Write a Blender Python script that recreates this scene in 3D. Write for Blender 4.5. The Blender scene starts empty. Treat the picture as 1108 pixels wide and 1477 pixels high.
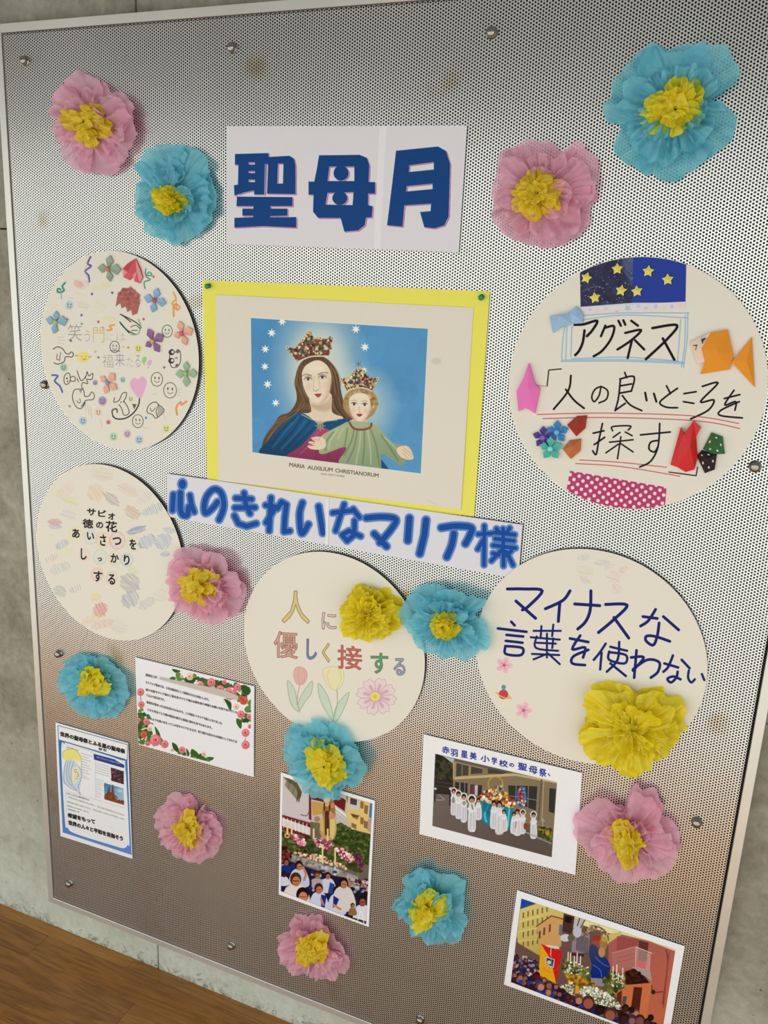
import bpy, math, random
import numpy as np
from mathutils import Vector, Matrix, noise

# ------------------------------------------------------------------ camera, world, lights, exposure
# World frame: x to the right along the wall, y into the wall (board face at y = 0), z up, floor at z = 0, metres.
FW, FH = 1108.0, 1477.0
FPX = 1228.734                      # focal length in pixels of the 1108x1477 frame
DIST, EYE = 1.37013, 1.627          # camera distance to the board, eye height
YAW, PITCH, ROLL = -0.384268, -0.262221, 0.051124

def cam_axes(yaw, pitch, roll):
    cy, sy, cp, sp, cr, sr = math.cos(yaw), math.sin(yaw), math.cos(pitch), math.sin(pitch), math.cos(roll), math.sin(roll)
    fwd = np.array([sy*cp, cy*cp, sp]); rt = np.array([cy, -sy, 0.0]); up = np.cross(rt, fwd)
    return np.array([cr*rt + sr*up, -sr*rt + cr*up, fwd])
AX = cam_axes(YAW, PITCH, ROLL)
CAMPOS = np.array([0.0, -DIST, EYE])

scene = bpy.context.scene
COL = scene.collection
cam_data = bpy.data.cameras.new('camera')
cam = bpy.data.objects.new('camera', cam_data); COL.objects.link(cam)
cam_data.sensor_fit = 'VERTICAL'; cam_data.sensor_height = 36.0; cam_data.sensor_width = 27.0
cam_data.lens = FPX*36.0/FH
cam_data.clip_start = 0.02
m = Matrix.Identity(4)
for i in range(3):
    m[i][0], m[i][1], m[i][2], m[i][3] = AX[0][i], AX[1][i], -AX[2][i], CAMPOS[i]
cam.matrix_world = m
scene.camera = cam

world = bpy.data.worlds.new('room_daylight'); scene.world = world; world.use_nodes = True
wn = world.node_tree
wn.nodes['Background'].inputs[0].default_value = (0.97, 0.94, 0.84, 1)
wn.nodes['Background'].inputs[1].default_value = 0.27

def area_light(name, loc, rot, size, energy, color):
    l = bpy.data.lights.new(name, 'AREA'); l.shape = 'RECTANGLE'; l.size, l.size_y = size
    l.energy = energy; l.color = color
    o = bpy.data.objects.new(name, l); COL.objects.link(o); o.location = loc; o.rotation_euler = rot
    return o
# daylight through the tall glazing along the other side of the corridor
area_light('window_daylight', (-1.6, -1.50, 1.06), (math.radians(90), 0, 0), (7.6, 2.12), 58, (0.965, 1.0, 0.955))

# added strip lamp standing in for sunshine on the floor by the glazing
sl = area_light('added_floor_sun', (-1.6, -1.46, 2.0), (math.radians(8), 0, 0), (7.6, 0.25), 42, (0.84, 0.95, 1.0))
sl.data.spread = math.radians(32)

scene.view_settings.view_transform = 'Standard'
scene.view_settings.look = 'None'
scene.view_settings.exposure = 0.0
scene.view_settings.gamma = 1.0
scene.view_settings.use_curve_mapping = False

# ------------------------------------------------------------------ helpers
def at(px, py, h=0.0):
    """Photo pixel -> (x, z) on the plane h metres in front of the board."""
    d = ((px-FW/2)/FPX)*AX[0] - ((py-FH/2)/FPX)*AX[1] + AX[2]
    t = (DIST-h)/d[1]
    return (d[0]*t, EYE + d[2]*t)

def on_floor(px, py):
    d = ((px-FW/2)/FPX)*AX[0] - ((py-FH/2)/FPX)*AX[1] + AX[2]
    t = -EYE/d[2]
    return (d[0]*t, d[1]*t-DIST)

def to_px(X, Z, h):
    """numpy arrays of plane points -> photo pixels."""
    vx, vy, vz = X, DIST-h, Z-EYE
    a = vx*AX[0][0] + vy*AX[0][1] + vz*AX[0][2]
    b = vx*AX[1][0] + vy*AX[1][1] + vz*AX[1][2]
    c = vx*AX[2][0] + vy*AX[2][1] + vz*AX[2][2]
    return FW/2 + FPX*a/c, FH/2 - FPX*b/c

def zp(ox, oy, s, pts):
    """points read in an enlarged crop -> photo pixels; pts is a list of pairs or a string 'x,y x,y'."""
    if isinstance(pts, str):
        pts = [tuple(float(v) for v in t.split(',')) for t in pts.split()]
    return [(ox+x/s, oy+y/s) for x, y in pts]

def tag(o, label=None, cat=None, group=None, kind=None):
    if label: o['label'] = label
    if cat: o['category'] = cat
    if group: o['group'] = group
    if kind: o['kind'] = kind
    return o

def empty(name, loc, label=None, cat=None, group=None):
    o = bpy.data.objects.new(name, None); COL.objects.link(o); o.location = loc
    o.empty_display_size = 0.02
    return tag(o, label, cat, group)

def mesh_obj(name, verts, faces, mats, parent=None, smooth=False, fmat=None, uvs=None):
    """verts in world coordinates; moved into the parent's frame."""
    me = bpy.data.meshes.new(name)
    off = parent_off(parent)
    me.from_pydata([(v[0]-off[0], v[1]-off[1], v[2]-off[2]) for v in verts], [], faces)
    for mt in (mats if isinstance(mats, (list, tuple)) else [mats]): me.materials.append(mt)
    if fmat: me.polygons.foreach_set('material_index', fmat)
    if smooth: me.polygons.foreach_set('use_smooth', [True]*len(me.polygons))
    if uvs is not None:
        ul = me.uv_layers.new(name='UVMap')
        for lp in me.loops:
            ul.data[lp.index].uv = uvs[lp.vertex_index]
    o = bpy.data.objects.new(name, me); COL.objects.link(o)
    if parent: o.parent = parent
    return o

def parent_off(p):
    x = y = z = 0.0
    while p is not None:
        x += p.location[0]; y += p.location[1]; z += p.location[2]; p = p.parent
    return (x, y, z)

BOXF = [(0,1,3,2),(4,6,7,5),(0,4,5,1),(2,3,7,6),(0,2,6,4),(1,5,7,3)]
def box(x0,x1,y0,y1,z0,z1):
    return [(x,y,z) for x in (x0,x1) for y in (y0,y1) for z in (z0,z1)], BOXF

def bev_box(x0,x1,y0,y1,z0,z1,b):
    """box with its front (-y) edges bevelled"""
    v = [(x0,y1,z0),(x1,y1,z0),(x1,y1,z1),(x0,y1,z1),
         (x0,y0+b,z0),(x1,y0+b,z0),(x1,y0+b,z1),(x0,y0+b,z1),
         (x0+b,y0,z0+b),(x1-b,y0,z0+b),(x1-b,y0,z1-b),(x0+b,y0,z1-b)]
    f = [(3,2,1,0)]
    for i in range(4):
        j = (i+1) % 4
        f += [(i,j,4+j,4+i),(4+i,4+j,8+j,8+i)]
    f.append((8,9,10,11))
    return v, f

# ------------------------------------------------------------------ materials
def mat(name, col, rough=0.6, metal=0.0, **kw):
    m = bpy.data.materials.new(name); m.use_nodes = True
    b = m.node_tree.nodes['Principled BSDF']
    b.inputs['Base Color'].default_value = (*col, 1); b.inputs['Roughness'].default_value = rough
    b.inputs['Metallic'].default_value = metal
    for k, v in kw.items(): b.inputs[k.replace('_', ' ')].default_value = v
    return m

def lin(r, g, b):
    return tuple((c/255/12.92 if c/255 <= 0.04045 else ((c/255+0.055)/1.055)**2.4) for c in (r, g, b))

def ramp(nt, pts, src):
    r = nt.nodes.new('ShaderNodeValToRGB')
    e = r.color_ramp.elements
    while len(e) < len(pts): e.new(0.5)
    for el, (p, c) in zip(e, pts):
        el.position = p; el.color = (*c, 1)
    nt.links.new(src, r.inputs[0]); return r

def noise_node(nt, vec, scale, detail=4, rough=0.5, dist=0.0):
    n = nt.nodes.new('ShaderNodeTexNoise'); n.inputs['Scale'].default_value = scale
    n.inputs['Detail'].default_value = detail; n.inputs['Roughness'].default_value = rough
    n.inputs['Distortion'].default_value = dist
    nt.links.new(vec, n.inputs['Vector']); return n

def bump(nt, b, src, strength, dist=0.002):
    bp = nt.nodes.new('ShaderNodeBump'); bp.inputs['Strength'].default_value = strength
    bp.inputs['Distance'].default_value = dist
    nt.links.new(src, bp.inputs['Height']); nt.links.new(bp.outputs[0], b.inputs['Normal']); return bp

def geo_pos(nt):
    return nt.nodes.new('ShaderNodeNewGeometry').outputs['Position']

def concrete_mat():
    m = mat('fair_faced_concrete', (0.3,0.3,0.28), 0.85)
    nt = m.node_tree; b = nt.nodes['Principled BSDF']; P = geo_pos(nt); L = nt.links
    n1 = noise_node(nt, P, 7, 8, 0.62, 0.6)
    n2 = noise_node(nt, P, 46, 7, 0.65, 0.3)
    n3 = noise_node(nt, P, 2.1, 3)
    mx = nt.nodes.new('ShaderNodeMath'); mx.operation = 'MULTIPLY_ADD'; mx.inputs[1].default_value = 0.45
    L.new(n2.outputs[0], mx.inputs[0])
    sc = nt.nodes.new('ShaderNodeMath'); sc.operation = 'MULTIPLY'; sc.inputs[1].default_value = 0.55
    L.new(n1.outputs[0], sc.inputs[0]); L.new(sc.outputs[0], mx.inputs[2])
    r = ramp(nt, [(0.30, lin(104,99,86)), (0.46, lin(138,133,119)), (0.58, lin(156,152,139)), (0.70, lin(178,174,160))], mx.outputs[0])
    # paler and greener towards the foot of the wall
    sep = nt.nodes.new('ShaderNodeSeparateXYZ'); L.new(P, sep.inputs[0])
    mr = nt.nodes.new('ShaderNodeMapRange'); mr.inputs[1].default_value = 0.75; mr.inputs[2].default_value = 0.12
    wob = nt.nodes.new('ShaderNodeMath'); wob.operation = 'MULTIPLY_ADD'; wob.inputs[1].default_value = 0.35
    L.new(n3.outputs[0], wob.inputs[0]); L.new(sep.outputs[2], wob.inputs[2]); L.new(wob.outputs[0], mr.inputs[0])
    r2 = ramp(nt, [(0.28, lin(168,174,162)), (0.45, lin(204,210,198)), (0.62, lin(222,227,216)), (0.75, lin(234,237,228))], mx.outputs[0])
    mix = nt.nodes.new('ShaderNodeMixRGB'); L.new(mr.outputs[0], mix.inputs[0]); L.new(r.outputs[0], mix.inputs[1]); L.new(r2.outputs[0], mix.inputs[2])
    # small dark blow holes
    vo = nt.nodes.new('ShaderNodeTexVoronoi'); vo.inputs['Scale'].default_value = 26; L.new(P, vo.inputs['Vector'])
    hr = ramp(nt, [(0.0, (0.12,0.12,0.11)), (0.045, (0.2,0.2,0.18)), (0.065, (1,1,1))], vo.outputs['Distance'])
    mul = nt.nodes.new('ShaderNodeMixRGB'); mul.blend_type = 'MULTIPLY'; mul.inputs[0].default_value = 0.8
    L.new(mix.outputs[0], mul.inputs[1]); L.new(hr.outputs[0], mul.inputs[2])
    # scuffs along the foot of the wall
    n4 = noise_node(nt, P, 34, 9, 0.75, 1.6)
    low = nt.nodes.new('ShaderNodeMapRange'); low.inputs[1].default_value = 0.075; low.inputs[2].default_value = 0.0
    L.new(sep.outputs[2], low.inputs[0])
    ad = nt.nodes.new('ShaderNodeMath'); ad.operation = 'MULTIPLY_ADD'; ad.inputs[1].default_value = 0.22
    L.new(low.outputs[0], ad.inputs[0]); L.new(n4.outputs[0], ad.inputs[2])
    sr = ramp(nt, [(0.66, (1,1,1)), (0.76, (0.66,0.66,0.66)), (0.86, (0.2,0.2,0.21))], ad.outputs[0])
    mul2 = nt.nodes.new('ShaderNodeMixRGB'); mul2.blend_type = 'MULTIPLY'; mul2.inputs[0].default_value = 1
    L.new(mul.outputs[0], mul2.inputs[1]); L.new(sr.outputs[0], mul2.inputs[2])
    L.new(mul2.outputs[0], b.inputs['Base Color'])
    bump(nt, b, mx.outputs[0], 0.5, 0.004)
    return m

def wood_mat():
    m = mat('oiled_wood', (0.2,0.1,0.04), 0.27)
    nt = m.node_tree; b = nt.nodes['Principled BSDF']; L = nt.links
    P = geo_pos(nt); oi = nt.nodes.new('ShaderNodeObjectInfo')
    sh = nt.nodes.new('ShaderNodeVectorMath'); sh.operation = 'SCALE'; sh.inputs['Scale'].default_value = 37.0
    cmb = nt.nodes.new('ShaderNodeCombineXYZ'); L.new(oi.outputs['Random'], cmb.inputs[0]); L.new(oi.outputs['Random'], cmb.inputs[1])
    L.new(cmb.outputs[0], sh.inputs[0])
    mp = nt.nodes.new('ShaderNodeMapping'); mp.inputs['Scale'].default_value = (1.6, 17, 1); L.new(P, mp.inputs[0])
    add = nt.nodes.new('ShaderNodeVectorMath'); L.new(mp.outputs[0], add.inputs[0]); L.new(sh.outputs[0], add.inputs[1])
    n = noise_node(nt, add.outputs[0], 1.3, 4, 0.55, 0.8)
    w = nt.nodes.new('ShaderNodeMath'); w.operation = 'MULTIPLY'; w.inputs[1].default_value = 34; L.new(n.outputs[0], w.inputs[0])
    s = nt.nodes.new('ShaderNodeMath'); s.operation = 'SINE'; L.new(w.outputs[0], s.inputs[0])
    mp2 = nt.nodes.new('ShaderNodeMapping'); mp2.inputs['Scale'].default_value = (14, 260, 1); L.new(P, mp2.inputs[0])
    f = noise_node(nt, mp2.outputs[0], 1.0, 5, 0.6)
    a = nt.nodes.new('ShaderNodeMath'); a.operation = 'MULTIPLY_ADD'; a.inputs[1].default_value = 0.07; L.new(s.outputs[0], a.inputs[0])
    f2 = nt.nodes.new('ShaderNodeMath'); f2.operation = 'MULTIPLY_ADD'; f2.inputs[1].default_value = 0.46; L.new(f.outputs[0], f2.inputs[0])
    rnd = nt.nodes.new('ShaderNodeMath'); rnd.operation = 'MULTIPLY'; rnd.inputs[1].default_value = 0.27; L.new(oi.outputs['Random'], rnd.inputs[0])
    L.new(rnd.outputs[0], f2.inputs[2]); L.new(f2.outputs[0], a.inputs[2])
    r = ramp(nt, [(0.10, lin(96,60,24)), (0.34, lin(142,94,40)), (0.56, lin(172,120,56)), (0.8, lin(216,162,92))], a.outputs[0])
    L.new(r.outputs[0], b.inputs['Base Color'])
    bump(nt, b, f.outputs[0], 0.15, 0.001)
    return m

def metal_mat(name, col, rough, stain=False, met=0.80):
    m = mat(name, col, rough, met)
    nt = m.node_tree; b = nt.nodes['Principled BSDF']; P = geo_pos(nt); L = nt.links
    n = noise_node(nt, P, 3.0, 5, 0.6)
    r = ramp(nt, [(0.3, tuple(c*0.93 for c in col)), (0.7, tuple(min(1, c*1.05) for c in col))], n.outputs[0])
    out = r.outputs[0]
    if stain:
        s = noise_node(nt, P, 9.0, 2, 0.4)
        sr = ramp(nt, [(0.70, (1,1,1)), (0.76, (0.86,0.80,0.68)), (0.80, (0.74,0.66,0.5))], s.outputs[0])
        mul = nt.nodes.new('ShaderNodeMixRGB'); mul.blend_type = 'MULTIPLY'; mul.inputs[0].default_value = 1
        L.new(out, mul.inputs[1]); L.new(sr.outputs[0], mul.inputs[2]); out = mul.outputs[0]
    L.new(out, b.inputs['Base Color'])
    rr = nt.nodes.new('ShaderNodeMapRange'); rr.inputs[3].default_value = rough-0.04; rr.inputs[4].default_value = rough+0.05
    L.new(n.outputs[0], rr.inputs[0]); L.new(rr.outputs[0], b.inputs['Roughness'])
    return m

def tissue_mat(name, col, alpha=0.8, deep=None):
    """thin tissue paper: diffuse + translucent, slightly see-through"""
    m = bpy.data.materials.new(name); m.use_nodes = True
    nt = m.node_tree; L = nt.links; nt.nodes.clear()
    out = nt.nodes.new('ShaderNodeOutputMaterial')
    P = geo_pos(nt); n = noise_node(nt, P, 60, 4, 0.6)
    d2 = deep or tuple(c*0.9 for c in col)
    r = ramp(nt, [(0.3, d2), (0.7, col)], n.outputs[0])
    df = nt.nodes.new('ShaderNodeBsdfDiffuse'); tl = nt.nodes.new('ShaderNodeBsdfTranslucent')
    gl = nt.nodes.new('ShaderNodeBsdfGlossy'); gl.inputs['Roughness'].default_value = 0.45
    tr = nt.nodes.new('ShaderNodeBsdfTransparent')
    L.new(r.outputs[0], df.inputs[0]); L.new(r.outputs[0], tl.inputs[0])
    tr.inputs[0].default_value = (*[min(1, c**0.5) for c in col], 1)
    fine = noise_node(nt, P, 420, 3, 0.6)
    bp = nt.nodes.new('ShaderNodeBump'); bp.inputs['Strength'].default_value = 0.25; bp.inputs['Distance'].default_value = 0.001
    L.new(fine.outputs[0], bp.inputs['Height'])
    for s in (df, tl, gl): L.new(bp.outputs[0], s.inputs['Normal'])
    m1 = nt.nodes.new('ShaderNodeMixShader'); m1.inputs[0].default_value = 0.32; L.new(df.outputs[0], m1.inputs[1]); L.new(tl.outputs[0], m1.inputs[2])
    m2 = nt.nodes.new('ShaderNodeMixShader'); m2.inputs[0].default_value = 0.05; L.new(m1.outputs[0], m2.inputs[1]); L.new(gl.outputs[0], m2.inputs[2])
    m3 = nt.nodes.new('ShaderNodeMixShader'); m3.inputs[0].default_value = 1-alpha; L.new(m2.outputs[0], m3.inputs[1]); L.new(tr.outputs[0], m3.inputs[2])
    L.new(m3.outputs[0], out.inputs[0])
    return m

def paper_mat(name, col, rough=0.55, spec=0.3):
    m = mat(name, col, rough); nt = m.node_tree; b = nt.nodes['Principled BSDF']; P = geo_pos(nt)
    b.inputs['Specular IOR Level'].default_value = spec
    n = noise_node(nt, P, 12, 4, 0.6)
    r = ramp(nt, [(0.3, tuple(c*0.95 for c in col)), (0.7, col)], n.outputs[0]); nt.links.new(r.outputs[0], b.inputs['Base Color'])
    n2 = noise_node(nt, P, 500, 2); bump(nt, b, n2.outputs[0], 0.06, 0.0005)
    return m

M_CON = concrete_mat()
M_WOOD = wood_mat()
M_PANEL = metal_mat('perforated_sheet_metal', (0.78, 0.775, 0.75), 0.27, True)
M_FRAME = metal_mat('brushed_aluminium', (0.74, 0.73, 0.69), 0.36, False, 0.55)
M_CHROME = mat('polished_steel', (0.36,0.345,0.32), 0.16, 1.0)
M_DARK = mat('dark_backing', (0.012,0.011,0.010), 0.9)
M_JOINT = mat('joint_dark_grey', (0.05,0.05,0.045), 0.9)  # dark grey backing that shows in the joints between wall panels

# ------------------------------------------------------------------ the setting
WALL_Y = 0.021
def wall_and_floor():
    v, f = box(-3.2, 2.4, WALL_Y+0.012, WALL_Y+0.15, -0.1, 3.2)
    wall = tag(mesh_obj('wall_back', v, f, M_JOINT), kind='structure')
    xs = [-3.2, -2.891, -1.991, -1.091, -0.191, 0.709, 1.609, 2.4]
    zs = [-0.005, 1.696, 3.2]
    g = 0.0016
    for i in range(len(xs)-1):
        for j in range(len(zs)-1):
            v, f = bev_box(xs[i]+g, xs[i+1]-g, WALL_Y, WALL_Y+0.013, zs[j]+g, zs[j+1]-g, 0.0015)
            mesh_obj('concrete_panel', v, f, M_CON, wall)
    v, f = box(-3.2, 2.4, -5.5, WALL_Y+0.1, -0.12, -0.014)
    floor = tag(mesh_obj('floor', v, f, M_DARK), kind='structure')
    rows = [(-0.012, WALL_Y), (-0.0865, -0.012), (-0.165, -0.0865)]
    y = -0.165
    while y > -5.4:
        rows.append((y-0.0765, y)); y -= 0.0765
    rng = random.Random(4); n = 0
    known = {1: [-1.40], 2: [-1.075], 0: []}
    for k, (y0, y1) in enumerate(rows):
        if k in known and known[k]:
            j0 = known[k][0]; cuts = [j0-1.5, j0-0.75, j0, j0+0.9, j0+1.8, j0+2.7]
        else:
            s = rng.uniform(-3.1, -2.5); cuts = [s + 0.9*i for i in range(7)]
        cuts = [-3.2] + [c for c in cuts if -3.1 < c < 2.3] + [2.4]
        for a, b_ in zip(cuts, cuts[1:]):
            if n >= 290: continue
            n += 1
            dz = rng.uniform(-0.0003, 0.0002); e = 0.0005
            vv = [(a+e,y0+e,dz),(b_-e,y0+e,dz),(b_-e,y1-e,dz),(a+e,y1-e,dz),
                  (a,y0,-0.001+dz),(b_,y0,-0.001+dz),(b_,y1,-0.001+dz),(a,y1,-0.001+dz),
                  (a,y0,-0.014),(b_,y0,-0.014),(b_,y1,-0.014),(a,y1,-0.014)]
            ff = [(0,1,2,3)]
            for i in range(4):
                j = (i+1) % 4
                ff += [(4+i,4+j,j,i),(8+i,8+j,4+j,4+i)]
            mesh_obj('floor_plank', vv, ff, M_WOOD, floor)
wall_and_floor()

# ------------------------------------------------------------------ the notice board
BX0, BX1, BZ0, BZ1 = -1.3886, 0.1014, EYE-1.5184, EYE+0.4230     # inner edge of the frame
board = empty('notice_board', ((BX0+BX1)/2, 0.0, BZ0), 'large perforated metal notice board in a thin aluminium frame on the concrete wall', 'notice board')

def perforated_panel():
    P = 0.005; cx = P*math.sqrt(3)/2; R = P/math.sqrt(3); rh = 0.00172
    nc = int((BX1-BX0-0.006)/cx); nr = int((BZ1-BZ0-0.006)/P)
    x0 = (BX0+BX1)/2 - (nc-1)*cx/2; z0 = (BZ0+BZ1)/2 - (nr-1)*P/2 - P/4
    I, J = np.meshgrid(np.arange(nc), np.arange(nr), indexing='ij')
    X = x0 + I*cx; Z = z0 + J*P + (I % 2)*P/2
    ang = np.radians(np.arange(6)*60)
    # outer corners of every cell, welded through rounding
    ox = (X[..., None] + R*np.cos(ang)).ravel(); oz = (Z[..., None] + R*np.sin(ang)).ravel()
    key = np.round(ox/ (R/4)).astype(np.int64)*1000003 + np.round(oz/(P/8)).astype(np.int64)
    _, first, inv = np.unique(key, return_index=True, return_inverse=True)
    vo = np.stack([ox[first], np.zeros(len(first)), oz[first]], 1)
    ix = (X[..., None] + rh*np.cos(ang)).ravel(); iz = (Z[..., None] + rh*np.sin(ang)).ravel()
    vi = np.stack([ix, np.zeros(len(ix)), iz], 1)
    N = nc*nr
    inv = inv.reshape(N, 6); inner = (np.arange(N*6) + len(vo)).reshape(N, 6)
    nxt = np.roll(np.arange(6), -1)
    q = np.stack([inv, inv[:, nxt], inner[:, nxt], inner], 2).reshape(-1, 4)
    V = np.concatenate([vo, vi])
    off = parent_off(board); V = V - np.array(off)
    me = bpy.data.meshes.new('perforated_sheet')
    me.vertices.add(len(V)); me.vertices.foreach_set('co', V.astype(np.float32).ravel())
    me.loops.add(len(q)*4); me.loops.foreach_set('vertex_index', q.astype(np.int32).ravel())
    me.polygons.add(len(q)); me.polygons.foreach_set('loop_start', np.arange(0, len(q)*4, 4, dtype=np.int32))
    me.materials.append(M_PANEL); me.update(calc_edges=True)
    o = bpy.data.objects.new('perforated_sheet', me); COL.objects.link(o); o.parent = board
    print('holes', N)
    v, f = box(BX0-0.001, BX1+0.001, 0.0075, 0.012, BZ0-0.001, BZ1+0.001)
    mesh_obj('backing_sheet', v, f, M_DARK, board)
perforated_panel()

def frame():
    t = 0.0155; y0, y1 = -0.0014, WALL_Y
    X0, X1, Z0, Z1 = BX0-t, BX1+t, BZ0-t, BZ1+t
    def rail(p):   # p: front quad outer->inner, mitred
        b = 0.0012
        v = [(x, y0, z) for x, z in p] + [(x, y1, z) for x, z in p]
        f = [(0,1,2,3),(7,6,5,4)] + [(i, 4+i, 4+(i+1) % 4, (i+1) % 4) for i in range(4)]
        o = mesh_obj('frame_rail', v, f, M_FRAME, board)
        md = o.modifiers.new('bevel', 'BEVEL'); md.width = 0.0008; md.segments = 1
    e = 0.0002
    rail([(X0,Z0),(X0,Z1),(BX0,BZ1),(BX0,BZ0)]); rail([(X1,Z1),(X1,Z0),(BX1,BZ0),(BX1,BZ1)])
    rail([(X0,Z1),(X1,Z1),(BX1,BZ1),(BX0,BZ1)]); rail([(X1,Z0),(X0,Z0),(BX0,BZ0),(BX1,BZ0)])
frame()

def lathe(cx, cz, prof, n=20, axis_tilt=(0,0)):
    """prof: (radius, height in front of the board)"""
    v, f = [], []
    for r, h in prof:
        for k in range(n):
            a = 2*math.pi*k/n
            v.append((cx + r*math.cos(a) + axis_tilt[0]*h, -h, cz + r*math.sin(a) + axis_tilt[1]*h))
    for j in range(len(prof)-1):
        for k in range(n):
            a, b = j*n+k, j*n+(k+1) % n
            f.append((a, b, b+n, a+n))
    f.append(tuple(range((len(prof)-1)*n, len(prof)*n)))
    return v, f
BOLT = [(0.0092,0.0002),(0.0092,0.0016),(0.0070,0.0020),(0.0068,0.0040),(0.0078,0.0048),(0.0080,0.0068),(0.0070,0.0092),(0.0045,0.0110),(0.0015,0.0116)]
for bx, bz in [(-1.332,.372),(-.874,.372),(-.418,.371),(.040,.371),(-1.325,-.238),(-1.327,-.844),(.040,-.237),(.041,-.847),(-1.332,-1.455),(-.869,-1.455),(-.415,-1.458),(.041,-1.458)]:
    v, f = lathe(bx, EYE+bz, BOLT)
    mesh_obj('bolt', v, f, M_CHROME, board, smooth=True)
# ------------------------------------------------------------------ tissue paper flowers
TP = tissue_mat('pink_tissue', lin(255,204,224), 0.66)
TB = tissue_mat('blue_tissue', lin(146,228,246), 0.66)
TY = tissue_mat('yellow_tissue', lin(255,238,44), 0.86)
TO = tissue_mat('orange_yellow_tissue', lin(255,228,52), 0.88)

def polar(outline, anchor, h):
    P = [at(x, y, h) for x, y in outline]
    A = sorted((math.atan2(z-anchor[1], x-anchor[0]), math.hypot(x-anchor[0], z-anchor[1])) for x, z in P)
    ang = np.array([a for a, r in A]); rad = np.array([r for a, r in A])
    ang = np.concatenate([ang-2*math.pi, ang, ang+2*math.pi]); rad = np.tile(rad, 3)
    return lambda t: float(np.interp((t+math.pi) % (2*math.pi)-math.pi, ang, rad))

def petal(name, anchor, th, w, rf, h0, h1, mt, parent, seed, scale=1.0, crum=0.004, curl=0.0, nu=32, nv=20, pw=1.3, drop=0.28, scal=0.04, rad=1.0):
    """one crumpled sheet of tissue fanning out from the tied middle of a flower"""
    rng = random.Random(seed); ph2 = rng.uniform(0, 6.28)
    sv = Vector((seed*3.7 % 91, seed*1.9 % 53, 7.3))
    v, f = [], []
    sc_n = rng.choice([2, 3, 4])
    tilt = rng.uniform(-.35, .35)
    for j in range(nv+1):
        vv = j/nv
        for i in range(nu+1):
            u = -1+2*i/nu
            t = th + w*u
            edge = 1 - drop*abs(u)**3.2 + scal*(abs(math.sin(sc_n*(u+1)*1.3+ph2))-0.6) + 0.05*noise.noise(Vector((u*2.5, 0, seed))) + 0.35*scal*abs(math.sin(9*u+ph2))
            r = 0.003 + vv*rf(t)*scale*edge
            q = Vector((math.cos(t)*r*30, math.sin(t)*r*30, 0)) + sv
            ridge = 0.7*abs(noise.noise(q)) + 0.4*abs(noise.noise(q*2.6)) + 0.22*abs(noise.noise(q*5.2))
            # creases that run out from the tied middle
            cr = abs(noise.noise(Vector((u*w*4.2*rad, vv*0.9, seed*1.31)))) + 0.4*abs(noise.noise(Vector((u*w*10*rad, vv*1.2, seed*0.77))))
            fade = vv*(1.15-0.75*vv)
            h = h0 + (h1-h0)*vv**pw*(1+tilt*u) - crum*(ridge*2.2*(0.2+vv)) + crum*7.0*(cr-0.3)*fade + curl*max(0, vv-0.65)/0.35
            dt = 0.30*w*(noise.noise(Vector((u*3, vv*1.5, seed*2.1))))*(1-vv*0.6) * 0.5
            h = max(h, h0*0.6, 0.0025)
            v.append((anchor[0]+math.cos(t+dt)*r, -h, anchor[1]+math.sin(t+dt)*r))
    for j in range(nv):
        for i in range(nu):
            a = j*(nu+1)+i
            f.append((a, a+1, a+nu+2, a+nu+1))
    return mesh_obj(name, v, f, mt, parent, smooth=True)

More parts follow.
